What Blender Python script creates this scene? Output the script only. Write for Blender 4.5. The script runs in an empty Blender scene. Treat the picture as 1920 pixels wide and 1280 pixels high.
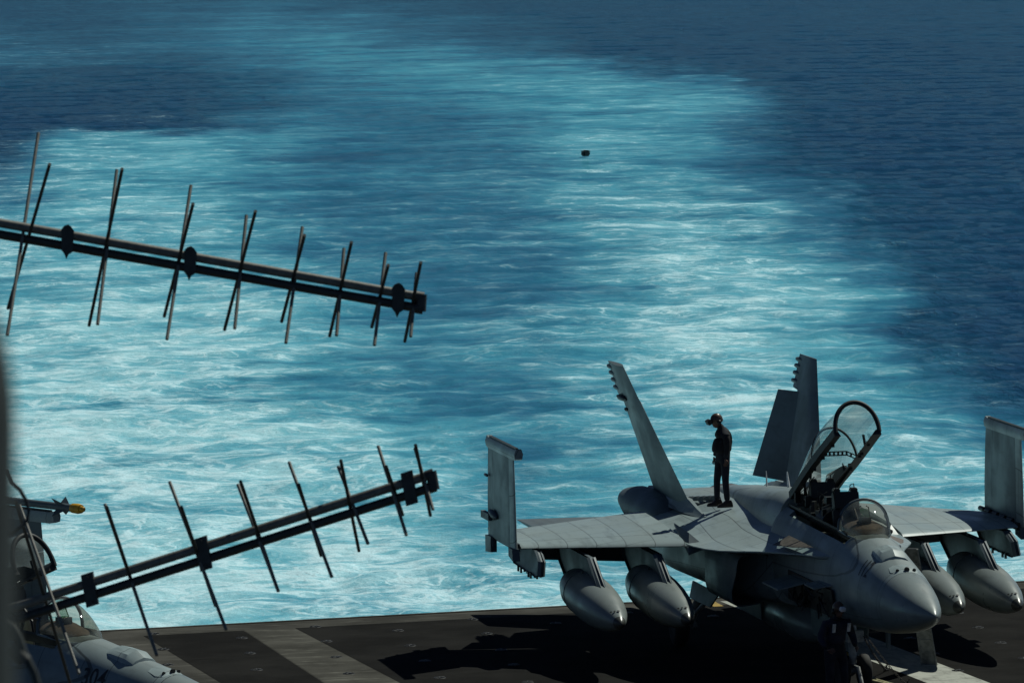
import bpy, bmesh, math, random
import numpy as np
from mathutils import Vector, Matrix
from mathutils.bvhtree import BVHTree
R = math.radians
random.seed(7)
S = bpy.context.scene
COL = S.collection

# ------------------------------------------------------------------ camera
CAM = (-28.031, -94.963, 15.674); YAW = .2151; PIT = .0900; ROLL = -.0160; FPX = 11040.7
_f = Vector((math.sin(YAW)*math.cos(PIT), math.cos(YAW)*math.cos(PIT), -math.sin(PIT)))
_r = Vector((math.cos(YAW), -math.sin(YAW), 0)); _u = _r.cross(_f)
_r2 = _r*math.cos(ROLL)+_u*math.sin(ROLL); _u2 = -_r*math.sin(ROLL)+_u*math.cos(ROLL)
cd = bpy.data.cameras.new('camera'); cam = bpy.data.objects.new('camera', cd); COL.objects.link(cam)
m = Matrix.Identity(4)
for i in range(3):
    m[i][0] = _r2[i]; m[i][1] = _u2[i]; m[i][2] = -_f[i]; m[i][3] = CAM[i]
cam.matrix_world = m
cd.sensor_width = 36; cd.lens = FPX/1920*36; cd.clip_start = .5; cd.clip_end = 60000
cd.dof.use_dof = True; cd.dof.focus_distance = 108; cd.dof.aperture_fstop = 17
S.camera = cam
# ------------------------------------------------------------------ light
SUN = Vector((.51, .36, .785)).normalized()
w = bpy.data.worlds.new('World'); S.world = w; w.use_nodes = True
nt = w.node_tree; bg = nt.nodes['Background']; sky = nt.nodes.new('ShaderNodeTexSky')
sky.sky_type = 'NISHITA'; sky.sun_disc = False
sky.sun_elevation = math.asin(SUN.z); sky.sun_rotation = math.atan2(SUN.x, SUN.y)
sky.air_density = .6; sky.dust_density = 0; sky.ozone_density = 4.2; sky.altitude = 2500
nt.links.new(sky.outputs[0], bg.inputs[0]); bg.inputs[1].default_value = .05
sl = bpy.data.lights.new('sun', 'SUN'); sl.energy = 5.0; sl.angle = R(.5); sl.color = (.97, 1, .89)
so = bpy.data.objects.new('sun', sl); COL.objects.link(so)
so.rotation_euler = SUN.to_track_quat('Z', 'Y').to_euler()
S.view_settings.view_transform = 'Standard'; S.view_settings.look = 'None'
S.view_settings.exposure = -.66; S.view_settings.gamma = 1

def ray(px, py):
    return (_f+_r2*((px-960)/FPX)-_u2*((py-640)/FPX))
def onplane(px, py, ax, val):
    d = ray(px, py); o = Vector(CAM); return o+d*((val-o[ax])/d[ax])
def atd(px, py, depth): return Vector(CAM)+ray(px, py)*depth

# ------------------------------------------------------------------ helpers
def tag(o, label=None, cat=None, group=None, kind=None):
    if label: o['label'] = label
    if cat: o['category'] = cat
    if group: o['group'] = group
    if kind: o['kind'] = kind
    return o
def thing(name, label, cat, loc=(0, 0, 0), rz=0, group=None):
    o = bpy.data.objects.new(name, None); COL.objects.link(o); o.location = loc
    o.rotation_euler = (0, 0, rz); o.empty_display_size = .2
    return tag(o, label, cat, group)
class MB:
    def __init__(s): s.v = []; s.f = []; s.u=[]
    def add(s, vs, fs):
        b = len(s.v); s.v += [tuple(p) for p in vs]; s.f += [tuple(i+b for i in f) for f in fs]; return s
    def box(s, c, d, M=None):
        c = Vector(c); x, y, z = [k/2 for k in d]
        vs = [Vector((a*x, b*y, e*z)) for a in (-1, 1) for b in (-1, 1) for e in (-1, 1)]
        if M: vs = [M @ v for v in vs]
        return s.add([v+c for v in vs], [(0,1,3,2),(4,6,7,5),(0,4,5,1),(2,3,7,6),(0,2,6,4),(1,5,7,3)])
    def loft(s, rings, close=True, cap0=True, cap1=True):
        n = len(rings[0]); vs = [p for r in rings for p in r]; fs = []
        for i in range(len(rings)-1):
            for j in range(n if close else n-1):
                a = i*n+j; b = i*n+(j+1) % n; fs.append((a, b, b+n, a+n))
        if close and cap0: fs.append(tuple(range(n))[::-1])
        if close and cap1: fs.append(tuple(range((len(rings)-1)*n, len(rings)*n)))
        return s.add(vs, fs)
    def tube(s, pts, r, n=8):
        pts = [Vector(p) for p in pts]; rs = r if isinstance(r, (list, tuple)) else [r]*len(pts); rings = []
        for i, p in enumerate(pts):
            t = (pts[min(i+1, len(pts)-1)]-pts[max(i-1, 0)]).normalized()
            a = t.orthogonal() if abs(t.z) > .95 else t.cross(Vector((0, 0, 1)))
            a.normalize(); b = t.cross(a)
            rings.append([p+(a*math.cos(k*2*math.pi/n)+b*math.sin(k*2*math.pi/n))*rs[i] for k in range(n)])
        return s.loft(rings)
    def lathe(s, prof, o, ax, n=24):     # prof: (along, radius)
        ax = Vector(ax).normalized(); a = ax.orthogonal().normalized(); b = ax.cross(a); o = Vector(o)
        return s.loft([[o+ax*t+(a*math.cos(k*2*math.pi/n)+b*math.sin(k*2*math.pi/n))*r for k in range(n)] for t, r in prof])
    def prism(s, poly, d):              # planar polygon of 3-D points extruded by vector d
        poly = [Vector(p) for p in poly]; d = Vector(d)
        return s.loft([poly, [p+d for p in poly]])
    def build(s, name, mat, parent=None, smooth=35, bevel=0):
        me = bpy.data.meshes.new(name); me.from_pydata(s.v, [], s.f)
        bm = bmesh.new(); bm.from_mesh(me); bmesh.ops.remove_doubles(bm, verts=bm.verts, dist=1e-5)
        bmesh.ops.recalc_face_normals(bm, faces=bm.faces)
        if bevel: bmesh.ops.bevel(bm, geom=bm.edges[:], offset=bevel, segments=2, affect='EDGES', clamp_overlap=True)
        bm.to_mesh(me); bm.free()
        me.materials.append(mat)
        if smooth:
            me.polygons.foreach_set('use_smooth', [True]*len(me.polygons)); me.set_sharp_from_angle(angle=R(smooth))
        o = bpy.data.objects.new(name, me); COL.objects.link(o)
        if parent: o.parent = parent
        return o
def sm(t): t = max(0, min(1, t)); return t*t*(3-2*t)
def lerp(a, b, t): return a+(b-a)*t
def interp(x, tab, k):
    xs = [t[0] for t in tab]; return float(np.interp(x, xs, [t[k] for t in tab]))

# ------------------------------------------------------------------ materials
def mat(name, base=(.5,.5,.5), rough=.5, metal=0, spec=.5):
    m = bpy.data.materials.new(name); m.use_nodes = True; b = m.node_tree.nodes['Principled BSDF']
    b.inputs['Base Color'].default_value = (*base, 1); b.inputs['Roughness'].default_value = rough
    b.inputs['Metallic'].default_value = metal; b.inputs['Specular IOR Level'].default_value = spec
    return m
class G:
    """tiny node-graph helper"""
    def __init__(s, m): s.t = m.node_tree; s.b = s.t.nodes['Principled BSDF']
    def n(s, typ, **kw):
        x = s.t.nodes.new(typ)
        for k, v in kw.items(): setattr(x, k, v)
        return x
    def L(s, a, b): s.t.links.new(a, b)
    def put(s, sock, v):
        if isinstance(v, bpy.types.NodeSocket): s.L(v, sock)
        elif isinstance(v, (tuple, list)) and len(v) == 3 and sock.type == 'RGBA': sock.default_value = (*v, 1)
        else: sock.default_value = v
    def noise(s, vec, scale, detail=4, rough=.55, dist=0, col=False):
        x = s.n('ShaderNodeTexNoise'); s.put(x.inputs['Vector'], vec)
        x.inputs['Scale'].default_value = scale; x.inputs['Detail'].default_value = detail
        x.inputs['Roughness'].default_value = rough; x.inputs['Distortion'].default_value = dist
        return x.outputs['Color' if col else 'Fac']
    def ramp(s, v, a, b, lo=0., hi=1.):
        x = s.n('ShaderNodeMapRange', interpolation_type='SMOOTHSTEP'); s.put(x.inputs[0], v)
        x.inputs[1].default_value = a; x.inputs[2].default_value = b; x.inputs[3].default_value = lo; x.inputs[4].default_value = hi
        return x.outputs[0]
    def math(s, op, a, b=0., c=0.):
        x = s.n('ShaderNodeMath', operation=op); s.put(x.inputs[0], a); s.put(x.inputs[1], b); s.put(x.inputs[2], c); return x.outputs[0]
    def vmath(s, op, a, b=(0, 0, 0), sc=1.):
        x = s.n('ShaderNodeVectorMath', operation=op); s.put(x.inputs[0], a)
        if isinstance(b, bpy.types.NodeSocket): s.L(b, x.inputs[1])
        else: x.inputs[1].default_value = b
        if op == 'SCALE': s.put(x.inputs['Scale'], sc)
        return x.outputs[0]
    def mix(s, f, a, b, mode='MIX'):
        x = s.n('ShaderNodeMix', data_type='RGBA', blend_type=mode); s.put(x.inputs[0], f); s.put(x.inputs[6], a); s.put(x.inputs[7], b)
        return x.outputs[2]
    def bump(s, h, strength=.3, dist=.02, nrm=None):
        x = s.n('ShaderNodeBump'); s.put(x.inputs['Height'], h); x.inputs['Strength'].default_value = strength
        x.inputs['Distance'].default_value = dist
        if nrm: s.L(nrm, x.inputs['Normal'])
        return x.outputs[0]
    def obj(s): return s.n('ShaderNodeTexCoord').outputs['Object']
    def geo(s): return s.n('ShaderNodeNewGeometry').outputs['Position']

def paint(name, base, dark=.75, rough=.42, lines=True, sc=1.0):
    """weathered low-visibility aircraft paint: panel seams, streaks and grime"""
    m = mat(name, base, rough); g = G(m); o = g.obj()
    n1 = g.noise(o, 1.1, 6, .6); n2 = g.noise(g.vmath('MULTIPLY', o, (6, 1.0, 6)), 1.0, 5, .6); n3 = g.noise(o, 14, 4, .6)
    c = g.mix(g.ramp(n1, .38, .66), tuple(k*dark for k in base), base)
    c = g.mix(g.ramp(n2, .50, .72, 0, .6), c, tuple(k*.55 for k in base))
    c = g.mix(g.ramp(n3, .60, .8, 0, .3), c, tuple(min(1, k*1.25) for k in base))
    if lines:
        br = g.n('ShaderNodeTexBrick'); br.offset = .37; br.inputs['Scale'].default_value = 1
        # seams run along and across the airframe (object y = length)
        sx = g.n('ShaderNodeSeparateXYZ'); g.L(o, sx.inputs[0]); cx = g.n('ShaderNodeCombineXYZ')
        g.L(sx.outputs[1], cx.inputs[0]); g.put(cx.inputs[1], g.math('ADD', g.math('ABSOLUTE', sx.outputs[0]), g.math('MULTIPLY', sx.outputs[2], .55)))
        g.L(cx.outputs[0], br.inputs['Vector'])
        br.inputs['Brick Width'].default_value = .93*sc; br.inputs['Row Height'].default_value = .47*sc
        br.inputs['Mortar Size'].default_value = .008; br.inputs['Mortar Smooth'].default_value = .2
        br.inputs['Color1'].default_value = (1, 1, 1, 1); br.inputs['Color2'].default_value = (.86, .87, .88, 1); br.inputs['Mortar'].default_value = (.36, .36, .36, 1)
        c = g.mix(.95, c, br.outputs['Color'], 'MULTIPLY')
        g.L(g.bump(br.outputs['Fac'], -.25, .006), g.b.inputs['Normal'])
    g.L(c, g.b.inputs['Base Color'])
    g.L(g.ramp(n1, .3, .7, rough+.12, rough-.08), g.b.inputs['Roughness'])
    return m
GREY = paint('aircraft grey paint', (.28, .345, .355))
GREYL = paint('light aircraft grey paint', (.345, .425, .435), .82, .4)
GREYD = paint('shaded aircraft grey', (.10, .135, .155), .8, .5, False)  # aircraft grey darkened to put shade into fins, pylons and undersides
RADOME = paint('radome paint', (.25, .295, .295), .9, .33, False)
TANKM = paint('tank paint', (.24, .275, .27), .85, .34, False)
TANKCAP = mat('tank nose cap', (.07, .075, .07), .3)
def simple(name, base, rough=.6, metal=0, var=.35, scale=9):
    m = mat(name, base, rough, metal); g = G(m); n = g.noise(g.obj(), scale, 5, .6)
    g.L(g.mix(g.ramp(n, .3, .7), tuple(k*(1-var) for k in base), tuple(min(1, k*(1+var)) for k in base)), g.b.inputs['Base Color'])
    g.L(g.bump(n, .15, .01), g.b.inputs['Normal']); return m
BLACK = simple('black fittings', (.012, .013, .014), .5)
DARKG = simple('dark grey interior', (.03, .034, .036), .6)
FRAME = simple('canopy frame black', (.016, .019, .021), .6)
SEATM = simple('seat cloth olive', (.035, .045, .03), .85)
STRUT = simple('gear white paint', (.30, .31, .30), .45)
TYRE = simple('tyre rubber', (.012, .012, .012), .8)
STEEL = simple('dull steel', (.16, .16, .155), .45, .6)
CHAIN = simple('chain steel', (.07, .065, .06), .55, .7)
ANT = simple('antenna sunlit grey', (.17, .165, .145), .5, 0, .2, 30)  # sunlit tone of the antenna grey, highlight put into the colour
ANTD = simple('antenna shaded grey', (.035, .038, .036), .5, 0, .2, 30)  # same antenna grey with the shade painted in
POSTM = simple('post grey paint', (.04, .046, .040), .6, 0, .15, 4)
YEL = simple('yellow cover', (.55, .30, .015), .5)
GREEN = mat('green combiner glass', (.03, .45, .10), .15)
GREEN.node_tree.nodes['Principled BSDF'].inputs['Alpha'].default_value = .35
DECAL = simple('faded black stencil', (.03, .035, .04), .6)
RUBW = simple('ladder paint', (.22, .235, .23), .5)
WHITE = simple('reflective white tape', (.85, .87, .87), .4)
SKIN = simple('skin', (.16, .085, .06), .6)
JERSEY = simple('dark jersey cloth', (.013, .013, .016), .9)
TROUS = simple('dark navy trousers', (.014, .017, .026), .9)
BOOT = simple('brown black boots', (.02, .013, .01), .5)
HELM = simple('brown helmet shell', (.10, .06, .04), .35)
VEST = simple('navy float coat', (.015, .018, .04), .7)
def glass(name, tint, gl=.12, rough=.03, haze=.2):
    m = bpy.data.materials.new(name); m.use_nodes = True; t = m.node_tree; t.nodes.clear()
    o = t.nodes.new('ShaderNodeOutputMaterial'); mx = t.nodes.new('ShaderNodeMixShader'); tr = t.nodes.new('ShaderNodeBsdfTransparent')
    gs = t.nodes.new('ShaderNodeBsdfGlossy'); fr = t.nodes.new('ShaderNodeFresnel'); fr.inputs[0].default_value = 1.42
    tr.inputs[0].default_value = (*tint, 1); gs.inputs['Roughness'].default_value = rough; gs.inputs[0].default_value = (.9, .95, 1, 1)
    ad = t.nodes.new('ShaderNodeMath'); ad.operation = 'MULTIPLY'; ad.inputs[1].default_value = gl; t.links.new(fr.outputs[0], ad.inputs[0])
    t.links.new(ad.outputs[0], mx.inputs[0]); t.links.new(tr.outputs[0], mx.inputs[1]); t.links.new(gs.outputs[0], mx.inputs[2])
    df = t.nodes.new('ShaderNodeBsdfTranslucent'); df.inputs[0].default_value = (.8, .95, .95, 1); d2 = t.nodes.new('ShaderNodeBsdfDiffuse'); d2.inputs[0].default_value = (.8, .9, .9, 1)
    a1 = t.nodes.new('ShaderNodeMixShader'); a1.inputs[0].default_value = .5; t.links.new(df.outputs[0], a1.inputs[1]); t.links.new(d2.outputs[0], a1.inputs[2])
    a2 = t.nodes.new('ShaderNodeMixShader'); nz = t.nodes.new('ShaderNodeTexNoise'); nz.inputs['Scale'].default_value = 2.5; mr = t.nodes.new('ShaderNodeMapRange'); mr.inputs[1].default_value = .4; mr.inputs[2].default_value = .7; mr.inputs[3].default_value = haze*.3; mr.inputs[4].default_value = haze  # noise patches of pale diffuse standing in for reflections on the glass
    t.links.new(nz.outputs[0], mr.inputs[0]); t.links.new(mr.outputs[0], a2.inputs[0]); t.links.new(mx.outputs[0], a2.inputs[1]); t.links.new(a1.outputs[0], a2.inputs[2])
    t.links.new(a2.outputs[0], o.inputs[0]); return m
CGLASS = glass('canopy glass', (.80, .88, .87), .45, .03, .28)
WGLASS = glass('windscreen glass', (.70, .67, .60), .45)

# ------------------------------------------------------------------ sea
SEA_Z = -18.0
def sea_height(x, y, rng=np.random.RandomState(3)):
    h = np.zeros_like(x); rs = np.random.RandomState(11)
    dist = np.hypot(x-CAM[0], y-CAM[1])
    for i in range(64):
        lam = 1.4*(20/1.4)**(i/63.)
        th = R(90)+rs.normal(0, 1.0)+YAW*0; k = 2*np.pi/lam
        a = .0062*lam**.55
        px, py = rs.rand(2)*200
        fade = np.clip(1.5-dist*.13/(lam*60*.13)/6, .0, 1)  # short waves fade into the bump far away
        ph = k*(math.cos(th)*x+math.sin(th)*y)+6.28*rs.rand()
        ph = ph+.7*np.sin((x+px)*.031+(y+py)*.017)+.6*np.sin((x-px)*-.019+(y+py)*.043)
        h += a*fade*(np.abs(np.sin(ph/2))*-1.6+.8 if i % 3 == 0 else np.sin(ph))
    return h
# how much air (turquoise) and surface foam the water holds, surveyed across the wake
cols = np.array([0, 160, 320, 480, 640, 800, 960, 1120, 1280, 1400, 1520, 1640, 1760, 1920.])
AER = {-200: [.25,.25,.3,.3,.2,.15,.1,.1,.1,.1,.1,.1,.1,.1],
0:  [.14,.16,.21,.24,.20,.16,.13,.12,.10,.10,.10,.10,.10,.10],
60: [.18,.18,.25,.36,.36,.27,.18,.10,.08,.08,.08,.08,.08,.08],
100:[.30,.24,.26,.38,.46,.46,.34,.12,.06,.06,.06,.06,.06,.06],
140:[.16,.12,.12,.22,.38,.46,.50,.50,.20,.08,.06,.06,.06,.06],
180:[.08,.06,.09,.20,.34,.38,.48,.60,.60,.50,.10,.05,.05,.05],
225:[.00,.02,.08,.28,.34,.34,.44,.58,.54,.32,.06,.04,.04,.04],
250:[.03,.50,.58,.44,.34,.32,.38,.56,.50,.26,.06,.03,.03,.03],
300:[.18,.66,.72,.46,.34,.34,.36,.54,.50,.34,.17,.04,.04,.04],
400:[.55,.72,.72,.48,.34,.34,.36,.52,.70,.56,.34,.15,.06,.06],
500:[.72,.76,.74,.62,.42,.36,.36,.52,.70,.68,.52,.33,.14,.05],
600:[.82,.84,.80,.76,.58,.46,.46,.60,.78,.76,.68,.46,.12,.03],
700:[.90,.90,.90,.84,.66,.48,.44,.58,.74,.76,.68,.58,.30,.02],
800:[.92,.92,.92,.88,.80,.58,.46,.54,.68,.76,.72,.62,.52,.35],
900:[.95,.95,.92,.90,.82,.68,.40,.52,.68,.78,.80,.76,.74,.74],
1000:[.92,.94,.92,.92,.86,.70,.48,.60,.75,.8,.8,.8,.84,.88],
1100:[.92,.94,.94,.92,.90,.90,.90,.8,.8,.85,.85,.85,.9,.9],
1300:[.9]*14}
FOAM = {-200: [0]*14,
0:  [.02]*14,
60: [.08,.06,.04,.03,.02,.02,.01,0,0,0,0,0,0,0],
100:[.16,.14,.08,.03,.03,.03,.04,.02,.02,.01,0,0,0,0],
140:[.08,.06,.05,.05,.05,.06,.14,.16,.08,.02,0,0,0,0],
180:[.02,.03,.06,.06,.05,.06,.16,.22,.18,.26,.02,0,0,0],
225:[.10,.12,.14,.10,.05,.06,.10,.22,.20,.14,.04,.0,0,0],
250:[.22,.34,.28,.16,.06,.06,.10,.24,.20,.14,.06,.01,0,0],
300:[.30,.40,.36,.18,.08,.08,.14,.32,.22,.12,.05,.01,.01,.01],
400:[.45,.48,.50,.28,.16,.18,.22,.36,.56,.46,.22,.10,.04,.03],
500:[.55,.55,.52,.44,.26,.22,.26,.40,.58,.52,.32,.14,.06,.02],
600:[.62,.64,.60,.54,.36,.28,.34,.46,.70,.58,.42,.24,.10,.06],
700:[.74,.74,.74,.66,.44,.32,.32,.44,.64,.58,.42,.34,.18,.10],
800:[.78,.80,.80,.74,.58,.36,.32,.40,.54,.58,.48,.38,.36,.26],
900:[.84,.84,.80,.78,.66,.46,.30,.36,.54,.62,.62,.58,.58,.60],
1000:[.80,.84,.80,.82,.76,.56,.34,.44,.6,.66,.66,.66,.74,.78],
1100:[.80,.84,.88,.86,.88,.92,.90,.7,.7,.75,.75,.8,.85,.85],
1300:[.85]*14}
def surf_attr(T, px, py):
    rows = np.array(sorted(T)); A = np.array([T[r] for r in rows])
    py = np.clip(py, rows[0], rows[-1]-1e-3); px = np.clip(px, 0, 1919.9)
    i = np.clip(np.searchsorted(rows, py, 'right')-1, 0, len(rows)-2); j = np.clip(np.searchsorted(cols, px, 'right')-1, 0, len(cols)-2)
    ty = (py-rows[i])/(rows[i+1]-rows[i]); tx = (px-cols[j])/(cols[j+1]-cols[j])
    tx = tx*tx*(3-2*tx); ty = ty*ty*(3-2*ty)
    return (A[i,j]*(1-tx)+A[i,j+1]*tx)*(1-ty)+(A[i+1,j]*(1-tx)+A[i+1,j+1]*tx)*ty
def build_sea():
    a0 = YAW
    dense = np.linspace(-R(5.6), R(5.6), 860)
    side = np.concatenate([np.linspace(R(5.6), R(30), 60)[1:], np.linspace(R(30), math.pi, 30)[1:]])
    ang = np.concatenate([-side[::-1], dense, side])[:-1]
    # radii: even steps of depression angle
    dep = np.concatenate([np.linspace(R(25), R(13.3), 20), np.linspace(R(13.3), R(1.6), 620)[1:], np.linspace(R(1.6), R(.07), 24)[1:]])
    rad = 34./np.tan(dep)
    RR, AA = np.meshgrid(rad, ang+a0, indexing='ij'); nr, nc = RR.shape
    X = CAM[0]+RR*np.sin(AA); Y = CAM[1]+RR*np.cos(AA)
    H = sea_height(X, Y)*np.clip(1.3-RR/900, .3, 1)*np.clip((2200-RR)/800, 0, 1)
    # where in the survey each point lies
    dx = X-CAM[0]; dy = Y-CAM[1]; dz = SEA_Z-CAM[2]
    df = dx*_f.x+dy*_f.y+dz*_f.z; df2 = np.maximum(df, 1)
    px = 960+FPX*(dx*_r2.x+dy*_r2.y+dz*_r2.z)/df2; py = 640-FPX*(dx*_u2.x+dy*_u2.y+dz*_u2.z)/df2
    # ragged edge: wander the lookup by metre-scale swirls
    def swirl(s, k): return np.sin(X*k+3*np.sin(Y*k*.37+s)+s)+.6*np.sin(X*k*2.3-Y*k*.9+2*np.sin(X*k*.8+s))+.4*np.sin(X*k*5.1+Y*k*1.7+s*3)
    px2 = px+34*swirl(1., .11)*300/np.maximum(RR, 200); py2 = py+9*swirl(2., .09)+4*swirl(5., .31)
    aer = surf_attr(AER, px2, py2); foam = surf_attr(FOAM, px2, py2)
    far_side = np.clip((df/np.maximum(RR, 1)-.55)/.3, 0, 1)
    aer = aer*far_side+.04*(1-far_side); foam = foam*far_side
    V = np.stack([X, Y, SEA_Z+H], -1).reshape(-1, 3)
    idx = np.arange(nr*nc).reshape(nr, nc); nx = np.roll(idx, -1, 1)
    F = np.stack([idx[:-1], nx[:-1], nx[1:], idx[1:]], -1).reshape(-1, 4)
    me = bpy.data.meshes.new('sea'); me.vertices.add(len(V)); me.vertices.foreach_set('co', V.ravel())
    me.loops.add(F.size); me.loops.foreach_set('vertex_index', F.ravel().astype(np.int32))
    me.polygons.add(len(F)); me.polygons.foreach_set('loop_start', np.arange(0, F.size, 4, dtype=np.int32))
    me.polygons.foreach_set('use_smooth', np.ones(len(F), bool)); me.update(calc_edges=True)
    for nm, A in (('air', aer), ('foam', foam), ('crest', H)):
        at = me.attributes.new(nm, 'FLOAT', 'POINT'); at.data.foreach_set('value', A.ravel().astype(np.float32))
    o = bpy.data.objects.new('sea', me); COL.objects.link(o); o['kind'] = 'structure'
    return o
def sea_material():
    m = mat('sea water', (.01, .05, .1), .12); g = G(m)
    P = g.geo()
    def attr(n): x = g.n('ShaderNodeAttribute'); x.attribute_name = n; return x.outputs['Fac']
    air, foam, crest = attr('air'), attr('foam'), attr('crest')
    wv = g.noise(P, .09, 3, .5, col=True)
    Pw = g.vmath('ADD', P, g.vmath('SCALE', g.vmath('SUBTRACT', wv, (.5, .5, .5)), sc=9.))
    wv2 = g.noise(Pw, .6, 3, .5, col=True)
    Pw2 = g.vmath('ADD', Pw, g.vmath('SCALE', g.vmath('SUBTRACT', wv2, (.5, .5, .5)), sc=1.5))
    big = g.noise(g.vmath('MULTIPLY', Pw, (.7, 1., 1)), .06, 5, .6)          # 20 m clouds of air
    mid = g.noise(Pw2, .26, 5, .55)
    fine = g.noise(Pw2, 1.5, 6, .65)
    # air content with patchiness
    a = g.math('ADD', air, g.math('MULTIPLY', g.math('SUBTRACT', big, .5), g.math('MULTIPLY', air, 1.7)))
    a = g.math('ADD', a, g.math('MULTIPLY', g.math('SUBTRACT', mid, .5), g.math('MULTIPLY', air, 1.1)))
    a = g.math('ADD', a, g.math('MULTIPLY', crest, g.math('MULTIPLY', air, .45)))
    cr = g.n('ShaderNodeValToRGB'); g.L(a, cr.inputs[0]); e = cr.color_ramp.elements
    e[0].position = 0; e[0].color = (.006, .050, .115, 1); e[1].position = 1; e[1].color = (.34, .81, .91, 1)
    for p, c in ((.15, (.013, .090, .165)), (.35, (.036, .21, .33)), (.55, (.085, .41, .54)), (.78, (.20, .64, .77))):
        x = cr.color_ramp.elements.new(p); x.color = (*c, 1)
    # foam filaments: thin ridges of warped noise
    def ridge(v, w): return g.ramp(g.math('ABSOLUTE', g.math('SUBTRACT', v, .5)), w, 0.)
    Ps = g.vmath('MULTIPLY', Pw, (.75, 1., 1)); r1 = ridge(g.noise(g.vmath('MULTIPLY', Pw2, (.85, 1, 1)), .36, 3, .5), .05); r2 = ridge(g.noise(Pw2, .95, 3, .5), .06); r3 = ridge(g.noise(Ps, .14, 4, .5), .028)
    rid = g.math('MAXIMUM', g.math('MAXIMUM', r1, g.math('MULTIPLY', r2, .4)), r3)
    thr = g.math('SUBTRACT', 1.0, foam)
    cover = g.math('ADD', g.math('ADD', g.math('MULTIPLY', mid, .56), g.math('MULTIPLY', fine, .10)), g.math('MULTIPLY', big, .34))
    cover = g.math('ADD', cover, g.math('MULTIPLY', crest, .16))
    d = g.math('SUBTRACT', cover, g.math('MULTIPLY_ADD', thr, .36, .375))
    patch = g.ramp(d, -.07, .16)
    fl = g.math('MULTIPLY', rid, g.ramp(g.math('ADD', d, 0), -.20, .06))
    ftot = g.math('MINIMUM', g.math('ADD', g.math('MULTIPLY', patch, .55), g.math('MULTIPLY', fl, .8)), 1.)
    ftot = g.math('MULTIPLY', ftot, g.ramp(foam, 0, .18))
    # small whitecaps and specks on the open water
    cap = g.math('MULTIPLY', g.ramp(g.noise(Pw, .33, 4, .6), .69, .75), g.ramp(g.noise(P, .02, 2), .48, .6))
    cap = g.math('MULTIPLY', cap, g.ramp(crest, .0, .5))
    ftot = g.math('MAXIMUM', ftot, cap)
    col = g.mix(g.math('MULTIPLY', ftot, .85), cr.outputs[0], (.66, .89, .97))
    h1 = g.noise(P, 1.7, 5, .62); h2 = g.noise(P, .6, 3, .55)
    hs = g.noise(g.vmath('MULTIPLY', P, (.50, .16, 1)), 1., 5, .68); h0 = g.noise(g.vmath('MULTIPLY', P, (1.1, .30, 1)), 1., 3, .6)
    col = g.mix(g.ramp(g.math('ADD', g.math('MULTIPLY', hs, .6), g.math('MULTIPLY', h0, .4)), .62, .36, 0, 1.), col, g.mix(g.math('MULTIPLY_ADD', g.ramp(air, .5, .12), .55, .12), col, (.2, .4, .5), 'MULTIPLY'))  # troughs of the ripple noise darkened in colour, imitating wave-slope shading
    calm = g.ramp(air, .45, .12)
    b = g.bump(hs, .5, 1.2); g.L(g.math('MULTIPLY', calm, .6), b.node.inputs['Strength'])
    b = g.bump(h0, .5, .5, b); g.L(g.math('MULTIPLY', calm, .5), b.node.inputs['Strength'])
    b = g.bump(h2, .4, .45, b); b = g.bump(h1, .5, .2, b); b = g.bump(g.noise(P, 5.5, 3, .6), .7, .07, b)
    b = g.bump(ftot, .3, .06, b)
    b = g.bump(g.noise(P, 2.6, 2, .7), .8, .2, b); g.L(g.math('MULTIPLY', calm, .8), b.node.inputs['Strength'])
    # water: lit body colour under a wave-roughened reflection that never gets mirror-like
    df = g.n('ShaderNodeBsdfDiffuse'); g.L(col, df.inputs[0]); g.L(b, df.inputs['Normal'])
    gs = g.n('ShaderNodeBsdfGlossy'); gs.inputs[0].default_value = (.60, .80, .93, 1); g.L(b, gs.inputs['Normal']); g.L(g.math('MULTIPLY_ADD', ftot, .5, .045), gs.inputs['Roughness'])
    fr = g.n('ShaderNodeFresnel'); fr.inputs[0].default_value = 1.33; g.L(b, fr.inputs['Normal'])
    f = g.math('MULTIPLY', g.math('MINIMUM', fr.outputs[0], .42), g.math('SUBTRACT', 1., g.math('MULTIPLY', ftot, .7)))
    mx = g.n('ShaderNodeMixShader'); g.L(f, mx.inputs[0]); g.L(df.outputs[0], mx.inputs[1]); g.L(gs.outputs[0], mx.inputs[2])
    g.L(mx.outputs[0], g.t.nodes['Material Output'].inputs[0]); g.t.nodes.remove(g.b)
    return m
sea = build_sea(); sea.data.materials.append(sea_material())

# ------------------------------------------------------------------ flight deck
def deck_material(name, base, var=1.0):
    m = mat(name, base, .95, 0, .04); g = G(m); P = g.geo()
    n1 = g.noise(P, .55, 6, .6); n2 = g.noise(g.vmath('MULTIPLY', P, (1.1, 5., 1)), .9, 5, .65); n3 = g.noise(P, 55, 2, .6); n4 = g.noise(P, 3.2, 5, .7)
    c = g.mix(g.ramp(n1, .35, .7), tuple(k*.62 for k in base), tuple(k*1.35 for k in base))
    c = g.mix(g.ramp(n2, .52, .74, 0, .75*var), c, tuple(k*2.3 for k in base))
    c = g.mix(g.ramp(n4, .6, .75, 0, .35*var), c, tuple(k*.5 for k in base))
    c = g.mix(g.ramp(n3, .4, .75, 0, .35), c, tuple(k*1.7 for k in base))
    g.L(c, g.b.inputs['Base Color']); g.L(g.bump(n3, .5, .01), g.b.inputs['Normal']); return m
DECK = deck_material('worn nonskid', (.062, .060, .054)); DARKN = deck_material('fresh dark nonskid', (.0145, .014, .0132), .5)
TRACK = deck_material('worn track nonskid', (.070, .068, .060), 1.6)
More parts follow.
